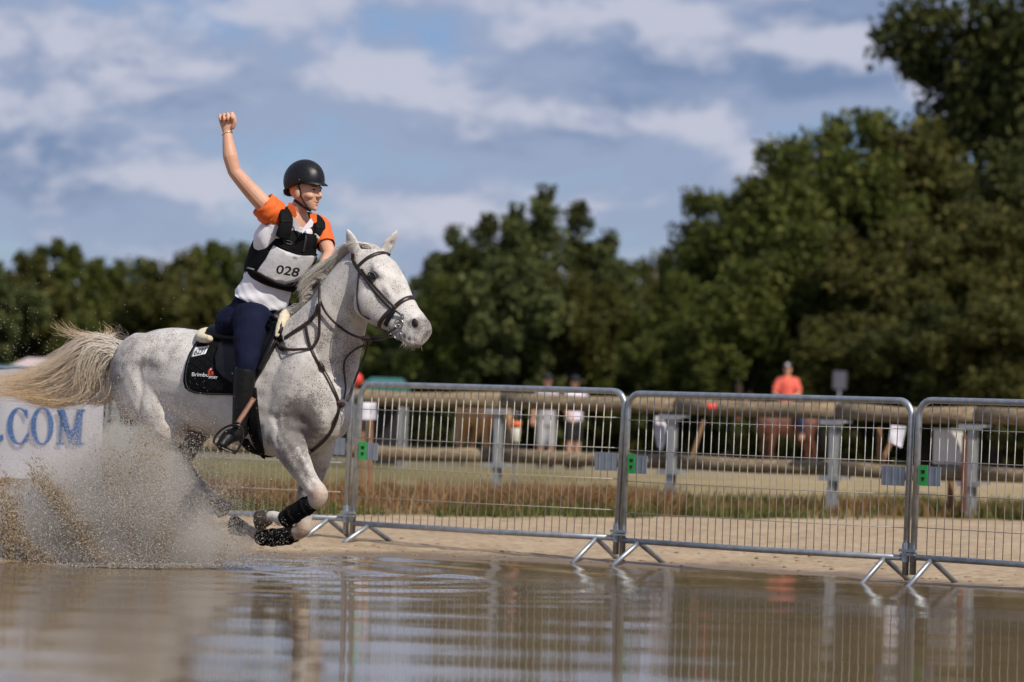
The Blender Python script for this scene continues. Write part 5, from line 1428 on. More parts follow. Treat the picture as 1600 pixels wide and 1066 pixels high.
def sleeve(name, pts, rads, mat, k=5, sd=0):
    q_ = spline(pts, k); rr = lerpr(rads, len(q_)); fr = frames(q_)
    S = [(p, u*r_, w*r_) for p, r_, (t, u, w) in zip(q_, rr, fr)]
    V, F = fold(S, 30, .006, sd)
    m_ = len(V); inn = [Vector(v) for v in V[-30:]]; c = q_[-1]
    V = V + [c+(v-c)*.93 - fr[-1][0]*.012 for v in inn]; F = F + [(m_-30+i, m_-30+(i+1) % 30, m_+(i+1) % 30, m_+i) for i in range(30)]
    return mk(name, V, F, mat, RIDER)
sleeve('armhole_panel', [T(.60, .08, 0), T(.68, .125, .0), RP(428, 352, -.17), RP(425, 344, -.18)], [.09, .078, .062, .055], SHIRT, sd=1)
sleeve('sleeve', [T(.84, .11, 0), RP(428, 334, -.18), RP(421, 329, -.19), RP(414, 322, -.20), RP(410, 318, -.205)], [.070, .080, .084, .080, .076], ORANGE, sd=2)
sleeve('sleeve', [T(.86, -.12, 0), SH_L, RP(502, 363, -.018), RP(506, 374, -.05), RP(509, 384, -.085)], [.066, .066, .063, .059, .056], ORANGE, sd=4)
# collar: two orange leaves and a white placket at the open neck
def leafp(pix, dy, mat, name, th=.004):
    v2, f2 = poly2d(pix, 1); V = [RP(x, y, dy+.0012*abs(x-470)) for x, y in v2]; e = orient(V, f2); m_ = len(V)
    return mk(name, V+[v+Vector((0, th, 0)) for v in V], list(e)+[tuple(m_+i for i in reversed(q)) for q in e], mat, RIDER)
leafp([(450, 318), (454, 316), (462, 328), (464, 337), (459, 343), (455, 338), (451, 326)], -.205, ORANGE, 'collar')
leafp([(484, 335), (490, 332), (495, 335), (495, 347), (491, 349), (485, 341)], -.245, ORANGE, 'collar')
leafp([(456, 337), (460, 341), (464, 346), (471, 359), (470, 364), (463, 360), (457, 351)], -.222, SHIRT, 'collar_placket')
leafp([(486, 341), (490, 348), (488, 354), (479, 359), (472, 365), (471, 360), (478, 351)], -.250, SHIRT, 'collar_placket')

# ------------------------------------------------------------------ safety vest
VEST = M('black_vest_foam', (.007, .007, .008), (.004, .004, .005), rough=.8, vscale=20, bump=.35, bscale=45, spec=.15)
vm = MB()
lo = [(T(.285, -.022), TN*.130, TW*.166), (T(.31, -.022), TN*.143, TW*.180), (T(.38, -.022), TN*.150, TW*.188), (T(.5, -.022), TN*.155, TW*.192), (T(.6, -.022), TN*.157, TW*.190), (T(.68, -.022), TN*.156, TW*.176), (T(.74, -.022), TN*.150, TW*.160), (T(.80, -.022), TN*.142, TW*.140), (T(.845, -.022), TN*.130, TW*.130), (T(.86, -.022), TN*.118, TW*.115)]
vm.add(*loft(densify(lo, 3), 36, e=2.5))
for s in (1, -1):     # shoulder straps over the top
    e_ = 0 if s > 0 else -.008
    pts = [T(.76, .118*s+e_, .120), T(.86, .125*s+e_, .118), T(.95, .122*s+e_, .082), T(.99, .118*s+e_, .0), T(.93, .118*s+e_, -.075), T(.80, .115*s+e_, -.115)]
    q_ = spline(pts, 5); S = []
    for i, p in enumerate(q_):
        t = (q_[min(i+1, len(q_)-1)]-q_[max(i-1, 0)]).normalized(); nn = t.cross(TW).normalized(); S.append((p, TW*.047, nn*.020))
    vm.add(*loft(S, 12, e=3.2))
vv, vf = remesh(vm, .006, 3, .5)
mk('safety_vest', vv, vf, VEST, RIDER)
VB = bvh_of(vv, vf)
BIB = M('bib_fabric', (.66, .66, .68), (.58, .58, .60), rough=.6, vscale=16, bump=.5, bscale=22)
bp_ = [(427.6, 383.6), (437, 388.5), (447.8, 393), (458, 396), (468, 398), (480, 399), (495, 399.7), (485, 416.6), (478, 426), (471.5, 433.4), (461, 440), (444.5, 444.4), (432.6, 441), (417.4, 433.4), (402, 424), (409, 414), (415.7, 404.7), (421, 394)]
v2, f2 = poly2d(bp_, 3)
bV, bF = lay(v2, f2, VB, .002, .002)
vest_o = [o for o in RIDER.children if o.name.startswith('safety_vest')][0]
bib = mk('bib', bV, bF, BIB, RIDER)
BBV = bvh_of(bV, bF)
uv, ff = text2d('028', .015, 2)
mk('bib_number', *lay(quad_map(uv, (433.5, 413.5), (470.0, 419.0), (465.0, 433.0), (430.5, 427.0)), ff, BBV, .0012), BLACK_INK, bib)
uv, ff = text2d('FEI', .0, 1)
mk('bib_mark', *lay(quad_map(uv, (458, 401.2), (464, 402), (463.6, 405), (457.6, 404.2)), ff, BBV, .0012), M('grey_print', (.2, .2, .22)), bib)
mk('vest_band', *strap_px(VB, [(384.5, 421.5), (396, 425.5), (402, 427), (417, 436), (432, 443.5), (444, 447), (455, 446), (463, 442.5), (474, 434), (484, 420), (494, 403)], .019, .008, lift=.0), VEST, RIDER)
mk('vest_seam', *strap_px(VB, [(429, 381), (440, 386), (452, 391.5), (463, 395.5), (476, 397.5), (495, 398)], .010, .006, lift=.001), VEST, RIDER)
mk('zip_panel', *strap_px(VB, [(478, 366), (477, 375), (475, 385), (473, 394)], .014, .006, lift=.001), M('zip_tape', (.03, .03, .033), rough=.4), RIDER)
mk('buckle_loop', *strap_px(VB, [(444, 374), (454, 377), (455, 382), (445, 379.5), (444, 374.5)], .005, .004, lift=.002, k=4), M('grey_webbing', (.10, .10, .11)), RIDER)
for pts in ([(437, 345), (447, 346.5), (456, 346)], [(490, 352), (498, 356), (504, 357)]):
    mk('strap_seam', *strap_px(VB, pts, .006, .004, lift=.001), BLACK_LEATHER, RIDER)
v2, f2 = poly2d([(491, 366), (493.5, 365), (501.5, 373), (499, 379.5)], 1)
mk('vest_label', *lay(v2, f2, VB, .002, .001), M('cream_label', (.62, .60, .54), rough=.6), RIDER)
v2, f2 = poly2d([(388.5, 417.5), (398, 420.5), (397.5, 422.5), (388, 419.8)], 1)
mk('vest_label', *lay(v2, f2, VB, .010, .001), M('grey_label', (.28, .28, .27)), RIDER)

# ------------------------------------------------------------------ breeches and boots
NAVY = M('navy_breeches', (.010, .013, .036), (.007, .009, .026), rough=.9, vscale=10, bump=.3, bscale=24, spec=.12)
bm_ = MB()
bm_.add(*loft([(T(-.10), TN*.12, TW*.16), (T(0), TN*.128, TW*.168), (T(.07), TN*.118, TW*.158), (T(.115), TN*.112, TW*.150)], 24))
bm_.ell(RP(373, 500, .05), Vector((.14, .02, .03)), Vector((0, .17, 0)), Vector((0, 0, .115)))
KN = RP(386, 572, -.30); HIPN = RP(394, 502, -.09)
bm_.tube([HIPN, RP(391, 524, -.20), RP(387, 548, -.27), KN], [.122, .098, .080, .064], n=18, k=5)
bm_.tube([KN, RP(382, 594, -.29)], [.066, .060], n=16)
KF = B(430, 560, -.33); bm_.tube([RP(420, 490, .10), B(425, 530, -.28), KF, B(420, 600, -.34)], [.14, .10, .068, .06], n=16, k=4)
nv, nf = remesh(bm_, .0085, 4)
g_ = vnormals(nv, nf)
w_ = np.array([mnoise.noise(Vector((p[0]*9, p[1]*9, p[2]*16))) for p in nv]); nv += g_*(w_*.006)[:, None]
mk('breeches', nv, nf, NAVY, RIDER)
NB = bvh_of(nv, nf)
mk('piping', *strap_px(NB, [(384, 469), (396, 464.5), (408, 463), (418, 463.5)], .005, .003, lift=.001), M('pale_piping', (.45, .46, .55)), RIDER)
BOOT = M('black_boot', (.008, .0075, .0075), (.004, .004, .004), rough=.45, vscale=16, bump=.3, bscale=50, spec=.3)
def boot(K, A, toe, fr_dir):
    mb = MB(); d = (A-K)
    mb.tube([K+d*.02, K+d*.3, K+d*.62, K+d*.9, A], [.066, .063, .054, .045, .044], n=16, k=4)
    heel = A - fr_dir*.045 - Z3*.055; ball = A + fr_dir*.10 + toe*.6; tip = A + fr_dir*.165 + toe
    mb.tube([A, heel*.5+A*.5, heel], [.044, .040, .034], n=14, k=2)
    mb.tube([heel, A+fr_dir*.03-Z3*.042, ball, tip], [.036, .042, .043, .032], n=14, k=4)
    return remesh(mb, .007, 4)
AN = RP(374, 664, -.30)
v, f = boot(RP(384, 578, -.30), AN, Vector((-.025, 0, -.055)), Vector((-.36, -.84, -.36)).normalized())
mk('boot', v, f, BOOT, RIDER)
v, f = boot(B(424, 585, -.345), B(418, 668, -.36), Vector((0, 0, -.05)), fwd)
mk('boot', v, f, BOOT, RIDER)
# ------------------------------------------------------------------ glove, bracelet
gl = MB(); gl.tube([EL_L*.35+WR_L*.65, WR_L], [.034, .033], n=14)
gd = (WR_L-EL_L).normalized(); gs = Vector((.5, -.85, 0))
gl.add(*loft([(WR_L, gs*.03, Vector((.02, .01, .012))), (WR_L+gd*.04, gs*.040, Vector((.02, .012, .016))), (WR_L+gd*.075, gs*.040, Vector((.018, .01, .014)))], 14))
for i in range(4):
    p = WR_L+gd*.072+gs*(-.03+.02*i); gl.tube([p, p+gd*.025, p+gd*.028+Vector((-.02, .01, -.028)), p+gd*.004+Vector((-.03, .012, -.03))], [.010, .0098, .0092, .0085], n=9, k=2)
gl.tube([WR_L+gd*.03-gs*.03, WR_L+gd*.06-gs*.045+Z3*.01, WR_L+gd*.085-gs*.03+Z3*.014], [.012, .011, .009], n=9, k=2)
gv, gf = remesh(gl, .0045, 3); mk('glove', gv, gf, M('black_glove', (.02, .02, .022), (.012, .012, .013), rough=.6, bump=.2), RIDER)
br = MB(); wx = (EL_R-WR_R).normalized(); bc = WR_R + wx*.004; bu = wx.cross(Vector((0, -1, 0))).normalized(); bw = wx.cross(bu)
br.tube([bc+bu*.0300*math.cos(a)+bw*.0280*math.sin(a) + wx*.004*math.sin(a+1) for a in np.linspace(0, 2*math.pi, 30)], .0030, n=7, round_ends=False)
mko('bracelet', br, M('pale_gold', (.75, .62, .45), (.6, .48, .33), rough=.3, metal=.7), RIDER)
# ------------------------------------------------------------------ helmet
HEL = M('matt_black_helmet', (.009, .009, .010), (.006, .006, .007), rough=.40, vscale=60, bump=.06, bscale=300, spec=.35)
def helmet():
    n, m_ = 48, 14; hc = Hd(-.010, 0, .052); V = []; F = []
    edge = []
    for i in range(n):
        a = 2*math.pi*i/n; ca = math.cos(a)
        ez = -.020 if ca > .3 else -.020 - .060*((.3-ca)/1.3)**1.2*1.0
        if abs(ca) < .35: ez -= .006
        edge.append(ez)
    def pt(i, th, k=1.0):
        a = 2*math.pi*i/n; lo_ = edge[i]/.124
        ph = math.asin(max(-.9, lo_))*(1-th)+math.pi/2*th
        rf = .124 if math.cos(a) > 0 else .132
        ridge = 1+.020*math.exp(-((abs(math.sin(a))-.30)/.12)**2)*math.exp(-((th-.45)/.25)**2)*(1 if math.cos(a) > -.2 else .3)
        return hc + (FF*rf*math.cos(a)*math.cos(ph) + FR*.101*math.sin(a)*math.cos(ph) + FU*.124*math.sin(ph))*k*ridge
    for j in range(m_):
        for i in range(n): V.append(pt(i, j/m_))
    V.append(hc+FU*.124); top = len(V)-1
    for j in range(m_-1):
        for i in range(n): q = (i+1) % n; F.append((j*n+i, j*n+q, (j+1)*n+q, (j+1)*n+i))
    for i in range(n): F.append(((m_-1)*n+i, (m_-1)*n+(i+1) % n, top))
    b0 = len(V)
    for k_ in (.965, .93):
        for i in range(n): V.append(pt(i, .0, k_)+FU*(.0 if k_ > .95 else .012))
    for i in range(n):
        q = (i+1) % n; F.append((q, i, b0+i, b0+q)); F.append((b0+q, b0+i, b0+n+i, b0+n+q))
    return V, F, hc
hV, hF, hc = helmet()
hel = mk('helmet', hV, hF, HEL, RIDER)
ELB = bvh_of(hV, hF)
vis = []
for k in range(15):
    a = R(-62+124*k/14); p = hc + FF*.118*math.cos(a) + FR*.097*math.sin(a) - FU*.016
    ln = .034*max(0.05, math.cos(a*1.35)); q = p + (FF*math.cos(a)+FR*math.sin(a)*.5).normalized()*ln - FU*.006*math.cos(a)
    vis.append((p, q))
V = []; F = []
for th in (0.002, -.003):
    for p, q in vis: V += [p+FU*(.012+th), q+FU*th]
n_ = 30
for k in range(14):
    F.append((2*k, 2*k+1, 2*k+3, 2*k+2)); F.append((n_+2*k, n_+2*k+2, n_+2*k+3, n_+2*k+1)); F.append((2*k+1, n_+2*k+1, n_+2*k+3, 2*k+3))
mk('visor', V, F, HEL, hel)
slot = M('helmet_vent', (.004, .004, .005), rough=.9)
for pts in ([(473, 261), (479, 266), (483, 273)], [(483, 258), (490, 262), (497, 267)], [(479, 254), (487, 256), (495, 260)]):
    mk('vent', *strap_px(ELB, pts, .008, .004, lift=-.001), slot, hel)
mk('rivet', *ell(hit_px(ELB, 467.5, 281)[0] or Hd(0, .1, .03), X3*.004, Z3*.004, Y3*.003, 8, 6), M('dull_steel', (.2, .2, .2), metal=.8, rough=.4), hel)
STRAP = M('black_webbing', (.012, .012, .013), rough=.6)
mk('chin_strap', *strap_px(RB, [(466.5, 284), (468, 296), (471, 307), (476, 317), (481, 324), (486, 328.5)], .008, .004, lift=.002), STRAP, hel)
mk('chin_strap', *strap_px(RB, [(452, 304), (459, 312), (468, 318), (477, 324), (485, 329)], .016, .005, lift=.003), STRAP, hel)
mk('nape_cradle', *tube([Hd(-.10, .06, -.01), Hd(-.112, .03, -.022), Hd(-.114, 0, -.026), Hd(-.112, -.03, -.022), Hd(-.10, -.06, -.01)], [.010, .014, .015, .014, .010], n=10, k=3), STRAP, hel)
# ================================================================== PEOPLE AND ANIMALS BEYOND THE FENCE
def figure(name, lab, foot, H, face, parts, arms=None, group=None):
    """a standing person: one continuous body plus clothing; parts = colours"""
    f = Vector((math.cos(face), math.sin(face), 0)); r = Vector((-f.y, f.x, 0)); k = H/1.75
    o = Vector(foot)
    def q(a, b, c): return o + (f*a + r*b + Z3*c)*k
    rt = root(name, tuple(o), lab, 'person', group)
    mb = MB()
    mb.ell(q(.01, 0, 1.63), f*.095*k, r*.075*k, Z3*.115*k); mb.ell(q(.045, 0, 1.57), f*.05*k, r*.05*k, Z3*.055*k); mb.tube([q(.09, 0, 1.64), q(.112, 0, 1.60)], [.010*k, .014*k], n=8)
    for s in (1, -1): mb.ell(q(-.005, .078*s, 1.62), f*.016*k, r*.010*k, Z3*.028*k)
    mb.tube([q(0, 0, 1.40), q(.01, 0, 1.56)], [.055*k, .05*k], n=10)
    mb.add(*loft([(q(0, 0, .92), f*.10*k, r*.16*k), (q(0, 0, 1.1), f*.095*k, r*.14*k), (q(0, 0, 1.3), f*.11*k, r*.165*k), (q(0, 0, 1.42), f*.08*k, r*.15*k), (q(0, 0, 1.46), f*.05*k, r*.08*k)], 14))
    hands = arms or {1: ((.02, .24, 1.16), (.10, .24, .93)), -1: ((.02, -.24, 1.16), (.10, -.24, .93))}
    for s in (1, -1):
        e, h = hands[s]
        mb.tube([q(0, .16*s, 1.40), q(*e), q(*h)], [.052*k, .042*k, .028*k], n=9, k=3)
        d = (q(*h)-q(*e)).normalized(); u = d.cross(Z3 if abs(d.z) < .8 else f).normalized(); hb = q(*h)
        mb.add(*loft([(hb, u*.028*k, d.cross(u)*.016*k), (hb+d*.05*k, u*.040*k, d.cross(u)*.016*k), (hb+d*.085*k, u*.040*k, d.cross(u)*.013*k)], 10))
        for i in range(4): p = hb+d*.08*k+u*(-.030+.02*i)*k; mb.tube([p, p+d*.035*k, p+d*(.06+.008*(i in (1, 2)))*k+d.cross(u)*.012*k], [.0095*k, .009*k, .008*k], n=6)
        mb.tube([hb+d*.03*k+u*.03*k, hb+d*.06*k+u*.055*k, hb+d*.085*k+u*.06*k], [.012*k, .010*k, .009*k], n=6)
        mb.tube([q(0, .09*s, .92), q(.02, .10*s, .50), q(-.01, .10*s, .09)], [.085*k, .055*k, .036*k], n=10, k=3)
        mb.tube([q(-.03, .10*s, .045), q(.14, .11*s, .04)], [.04*k, .035*k], n=9)
    v, fc = remesh(mb, .014*k, 2); mk('body', v, fc, SKIN, rt)
    top, leg, capc = parts
    tm_ = MB(); tm_.add(*loft([(q(0, 0, .90), f*.128*k, r*.19*k), (q(0, 0, 1.1), f*.118*k, r*.165*k), (q(0, 0, 1.3), f*.13*k, r*.19*k), (q(0, 0, 1.43), f*.095*k, r*.17*k), (q(0, 0, 1.475), f*.06*k, r*.09*k)], 18))
    for s in (1, -1):
        e, h = hands[s]; tm_.tube([q(0, .15*s, 1.39), (q(0, .16*s, 1.40)+q(*e))/2], [.072*k, .068*k], n=10)
    tv, tf = remesh(tm_, .016*k, 2); mk('shirt', tv, tf, top, rt)
    lm = MB(); lm.add(*loft([(q(0, 0, .96), f*.118*k, r*.172*k), (q(0, 0, .84), f*.125*k, r*.18*k), (q(0, 0, .78), f*.11*k, r*.17*k)], 16))
    for s in (1, -1): lm.tube([q(0, .09*s, .86), q(.02, .10*s, leg[1])], [.098*k, .082*k], n=10, round_ends=False)
    lv, lf = remesh(lm, .016*k, 2); mk('trousers', lv, lf, leg[0], rt)
    for s in (1, -1): mk('shoe', *tube([q(-.05, .10*s, .045), q(.04, .105*s, .05), q(.16, .11*s, .04)], [.046*k, .048*k, .036*k], n=9, k=2), M('dark_shoe', (.03, .03, .035)), rt)
    cm = MB(); cm.add(*loft([(q(.01, 0, 1.64), f*.104*k, r*.084*k), (q(.01, 0, 1.70), f*.102*k, r*.082*k), (q(0, 0, 1.745), f*.07*k, r*.058*k), (q(0, 0, 1.76), f*.03*k, r*.025*k)], 16)); cm.add(*loft([(q(.09, 0, 1.665), r*.07*k, Z3*.008*k), (q(.17, 0, 1.655), r*.06*k, Z3*.006*k), (q(.19, 0, 1.65), r*.03*k, Z3*.004*k)], 10))
    mko('cap', cm, capc, rt)
    return rt
def gp(px, d): q = P(px, 700, d); return (q.x, q.y, ground_z(q.x, q.y))
DARKC = M('dark_cloth', (.02, .02, .025), (.012, .012, .016), rough=.9)
GREYC = M('grey_cloth', (.40, .40, .43), (.34, .34, .37), rough=.9)
LILAC = M('lilac_white_cloth', (.72, .68, .82), (.66, .62, .76), rough=.85)
CORAL = M('coral_cloth', (.90, .17, .11), (.80, .13, .09), rough=.8)
figure('person', 'person in grey top and dark cap standing left of the two behind the log fence', gp(852, 70), 1.72, R(-75), (GREYC, (GREYC, .40), DARKC), {1: ((.12, .24, 1.20), (.30, .34, 1.22)), -1: ((.02, -.25, 1.15), (.06, -.26, .92))}, 'people beyond the fence')
figure('person', 'person in lilac white top and dark trousers pointing right behind the log fence', gp(895, 70), 1.70, R(-50), (LILAC, (DARKC, .52), DARKC), {1: ((.10, .30, 1.28), (.14, .52, 1.26)), -1: ((.02, -.25, 1.15), (.16, -.22, .98))}, 'people beyond the fence')

def pony(name, lab, foot, Hw, face, coat, hair, headlow=0.0, group=None):
    """a standing horse, withers at Hw metres, facing the given angle"""
    f = Vector((math.cos(face), math.sin(face), 0)); r = Vector((-f.y, f.x, 0)); k = Hw/1.5; o = Vector(foot)
    def q(a, b, c): return o + (f*a + r*b + Z3*c)*k
    rt = root(name, tuple(o), lab, 'horse', group); mb = MB()
    mb.add(*loft([(q(-.82, 0, 1.18), Z3*.16*k, r*.10*k), (q(-.70, 0, 1.16), Z3*.28*k, r*.23*k), (q(-.45, 0, 1.16), Z3*.31*k, r*.27*k), (q(0, 0, 1.10), Z3*.31*k, r*.29*k), (q(.35, 0, 1.12), Z3*.34*k, r*.25*k), (q(.60, 0, 1.10), Z3*.30*k, r*.20*k), (q(.74, 0, 1.06), Z3*.15*k, r*.11*k)], 18))
    nz_ = 1.72-headlow; hx = 1.12
    mb.add(*loft([(q(.48, 0, 1.20), (Z3*.8-f*.4)*.30*k, r*.14*k), (q(.75, 0, (1.25+nz_)/2), (Z3*.7-f*.7)*.20*k, r*.10*k), (q(.98, 0, nz_-.08), (Z3*.6-f*.7)*.15*k, r*.08*k)], 14))
    mb.add(*loft([(q(.98, 0, nz_), Z3*.08*k-f*.06*k, r*.07*k), (q(1.08, 0, nz_-.10), (Z3*.5+f*.75)*.13*k, r*.095*k), (q(1.18, 0, nz_-.28), (Z3*.4+f*.8)*.10*k, r*.065*k), (q(1.27, 0, nz_-.45), (Z3*.4+f*.8)*.075*k, r*.055*k), (q(1.29, 0, nz_-.52), (Z3*.4+f*.8)*.05*k, r*.04*k)], 14))
    for s in (1, -1):
        mb.tube([q(.96, .06*s, nz_+.04), q(.97, .075*s, nz_+.17)], [.035*k, .008*k], n=8)
        mb.tube([q(.46, .15*s, 1.05), q(.45, .15*s, .75), q(.46, .14*s, .45), q(.44, .14*s, .16), q(.50, .14*s, .05)], [.11*k, .075*k, .045*k, .036*k, .050*k], n=10, k=3)
        mb.tube([q(-.55, .15*s, 1.08), q(-.50, .16*s, .80), q(-.70, .14*s, .50), q(-.66, .14*s, .16), q(-.60, .14*s, .05)], [.18*k, .12*k, .050*k, .038*k, .050*k], n=10, k=3)
    v, fc = remesh(mb, .022*k, 3); mk('body', v, fc, coat, rt)
    g = np.random.default_rng(6); S = []
    for i in range(300):
        u = g.uniform(); c = np.array(q(.5+.5*u, g.normal()*.02, 1.46+(nz_+.06-1.46)*u)); d = np.array(r)*(.5 if i % 2 else -.5)+np.array([0, 0, -1.0])+g.normal(size=3)*.2
        S.append([c+d*.20*k*w_ + np.array([0, 0, .05*k])*math.sin(w_*3) for w_ in np.linspace(0, 1, 5)])
    for i in range(250):
        c = np.array(q(-.80, g.normal()*.03, 1.28)); d = np.array(f)*-.15+np.array([0, 0, -1.0])+g.normal(size=3)*.08; S.append([c+d*.75*k*w_+np.array(f)*-.1*k*math.sin(w_*2) for w_ in np.linspace(0, 1, 5)])
    for nm, q_ in (('mane', S[:300]), ('tail', S[300:])):
        V, F = strand_mesh(q_, np.full(len(q_), .012*k)); mk(nm, V, F, hair, rt)
    return rt, q, f, r, k
CHEST = M('chestnut_coat', (.16, .055, .03), (.10, .03, .016), rough=.6, vscale=5)
PALO = M('palomino_coat', (.50, .27, .12), (.36, .18, .075), rough=.6, vscale=4)
CREAMH = M('cream_mane', (.78, .68, .52), rough=.7); BLKH = M('black_mane', (.02, .016, .014), rough=.7)
pony('horse', 'palomino horse with cream mane standing behind the left fence post, facing the camera', gp(752, 69), 1.30, R(-62), PALO, CREAMH, headlow=.42, group='horses beyond the fence')
_, q, f, r, k = pony('horse', 'brown horse carrying the rider in coral beyond the fence', gp(1226, 75), 1.32, R(-150), CHEST, BLKH, headlow=.1, group='horses beyond the fence')
def seated(base, H, face):
    f = Vector((math.cos(face), math.sin(face), 0)); r = Vector((-f.y, f.x, 0)); o = Vector(base); k = H/1.65
    def q(a, b, c): return o + (f*a + r*b + Z3*c)*k
    rt = root('person', tuple(o), 'rider in coral top and dark cap sitting on the brown horse beyond the fence', 'person', 'people beyond the fence'); mb = MB()
    mb.ell(q(.02, 0, .76), f*.095*k, r*.075*k, Z3*.115*k); mb.ell(q(.05, 0, .70), f*.05*k, r*.05*k, Z3*.05*k); mb.tube([q(.10, 0, .76), q(.118, 0, .73)], [.01*k, .013*k], n=7); mb.tube([q(0, 0, .52), q(.02, 0, .70)], [.055*k, .05*k], n=10)
    mb.add(*loft([(q(0, 0, .0), f*.12*k, r*.17*k), (q(0, 0, .25), f*.095*k, r*.14*k), (q(0, 0, .45), f*.11*k, r*.17*k), (q(0, 0, .56), f*.07*k, r*.14*k)], 14))
    for s in (1, -1):
        hd_ = q(.36, .06*s, .16)
        mb.tube([q(0, .17*s, .52), q(.08, .24*s, .26), hd_], [.055*k, .044*k, .03*k], n=9, k=3); mb.add(*loft([(hd_, r*.03*k, Z3*.02*k), (hd_+f*.06*k, r*.04*k, Z3*.022*k), (hd_+f*.09*k, r*.036*k, Z3*.02*k)], 9))
        for i in range(4): p = hd_+f*.085*k+r*(-.03+.02*i)*k; mb.tube([p, p+f*.025*k, p+f*.018*k-Z3*.03*k], [.0095*k, .009*k, .008*k], n=6)
        mb.tube([hd_+f*.03*k+Z3*.015*k, hd_+f*.07*k+Z3*.03*k], [.012*k, .009*k], n=6)
        mb.tube([q(0, .12*s, .02), q(.30, .30*s, -.18), q(.12, .33*s, -.55), q(.24, .33*s, -.62)], [.10*k, .075*k, .045*k, .035*k], n=10, k=3)
    v, fc = remesh(mb, .014*k, 2); mk('body', v, fc, SKIN, rt)
    t = MB(); t.add(*loft([(q(0, 0, -.03), f*.135*k, r*.19*k), (q(0, 0, .25), f*.12*k, r*.165*k), (q(0, 0, .45), f*.135*k, r*.195*k), (q(0, 0, .56), f*.10*k, r*.175*k), (q(0, 0, .60), f*.065*k, r*.09*k)], 16))
    for s in (1, -1): t.tube([q(0, .16*s, .51), q(.06, .225*s, .34)], [.075*k, .07*k], n=10)
    tv, tf = remesh(t, .016*k, 2); mk('shirt', tv, tf, CORAL, rt)
    t = MB()
    for s in (1, -1): t.tube([q(0, .12*s, .0), q(.30, .30*s, -.18), q(.13, .33*s, -.50)], [.118*k, .088*k, .06*k], n=10, k=3)
    tv, tf = remesh(t, .016*k, 2); mk('trousers', tv, tf, M('blue_breeches', (.03, .05, .14), rough=.85), rt)
    mko('cap', MB().loft([(q(.01, 0, .78), f*.108*k, r*.088*k), (q(.01, 0, .84), f*.104*k, r*.084*k), (q(0, 0, .885), f*.07*k, r*.058*k), (q(0, 0, .90), f*.03*k, r*.025*k)], 16).loft([(q(.09, 0, .81), r*.07*k, Z3*.01*k), (q(.19, 0, .80), r*.05*k, Z3*.006*k)], 10), DARKC, rt)
    mk('cap_badge', *ell(q(.108, 0, .83), f*.012, r*.04, Z3*.035, 10, 7), WHITE_CARD, rt)
seated(tuple(q(-.02, 0, 1.46)), 1.62, R(-100))

# ------------------------------------------------------------------ papers, boxes and stakes on the log fence
PAPER = M('white_paper', (.80, .79, .86), (.72, .71, .79), rough=.7, vscale=4, bump=.2, bscale=10)
STAKE = M('pine_stake', (.30, .165, .085), (.22, .115, .055), rough=.85, vscale=8, stretch=(1, 1, 5))
def sheet(lab, pix, d, name='notice', mat=PAPER, th=.004):
    v2, f2 = poly2d(pix, 2); c = P(*pix[0], d)
    V = [P(x, y, d)+Vector((0, .012*math.sin(x*.35)+.008*math.cos(y*.4), 0)) for x, y in v2]; e = orient(V, f2); m_ = len(V)
    return mk(name, V+[v+Vector((0, th, 0)) for v in V], list(e)+[tuple(m_+i for i in reversed(q)) for q in e], mat, label=lab, cat='paper', group='papers fixed along the fence')
def stake(lab, a, b, d, w=.022, mat=None):
    p0, p1 = P(*a, d), P(*b, d); t = (p1-p0).normalized(); u = t.cross(Y3).normalized()
    mk('wooden_stake', *bevel_box((p0+p1)/2, u*w, Y3*w*.7, t*(p1-p0).length/2, .3), mat or STAKE, smooth=False, label=lab, cat='stake', group='wooden stakes by the fence')
sheet('white sheet of paper on a stake right beside the horse\'s chest', [(562, 629), (588, 629), (588, 656), (562, 656)], 33.5)
stake('wooden stake holding the paper beside the horse, left of its pair', (567, 656), (566, 760), 33.6); stake('wooden stake holding the paper beside the horse, right of its pair', (579, 656), (578, 762), 33.6)
sheet('crumpled white sheet flapping left of the second clear fence post', [(1024, 650), (1036, 650), (1041, 664), (1040, 690), (1034, 706), (1027, 698), (1022, 676)], 36.0)
stake('slanted thin stake between the fence rails right of the second clear post', (1100, 656), (1082, 712), 36.3, .02)
sheet('tilted white sheet of paper on the fence left of the last barrier joint', [(1392, 664), (1416, 666), (1409, 700), (1388, 690)], 34.2)
stake('upright stake left of the tilted paper on the fence', (1374, 668), (1374, 722), 34.9); stake('slanted stake under the tilted paper on the fence', (1398, 678), (1378, 722), 34.4)
def cabinet():
    c = P(1481, 699, 34.6); rt = root('utility_box', tuple(c-Z3*.16), 'white cabinet mounted on a stake behind the last barrier', 'box')
    mk('case', *bevel_box(c, X3*.125, Y3*.07, Z3*.155, .06), M('white_cabinet', (.72, .71, .67), (.64, .63, .59), rough=.5), rt, smooth=False)
    mk('lid', *box(c+Z3*.162, X3*.135, Y3*.08, Z3*.008), M('grey_lid', (.45, .46, .46), rough=.5), rt, smooth=False)
    mk('door', *box(c-Y3*.073, X3*.105, Y3*.004, Z3*.135), MATS['white_cabinet'], rt, smooth=False)
    mk('latch', *box(c-Y3*.079+X3*.085, X3*.008, Y3*.004, Z3*.02), MATS['grey_lid'], rt, smooth=False)
    mk('support', *bevel_box(Vector((c.x+.05, c.y+.09, (c.z-.16+ground_z(c.x, c.y))/2+.1)), X3*.03, Y3*.02, Z3*((c.z-.16-ground_z(c.x, c.y))/2+.12), .3), STAKE, rt, smooth=False)
cabinet()
stake('reddish stake right of the white cabinet', (1508, 680), (1505, 800), 34.0, .026, M('dark_red_stake', (.14, .055, .03), (.09, .035, .02), rough=.9))
sheet('red marker tag on the top log rail', [(1105, 630), (1119, 630), (1119, 639), (1106, 640)], 35.4, 'marker_tag', M('red_tag', (.75, .06, .04), rough=.6))
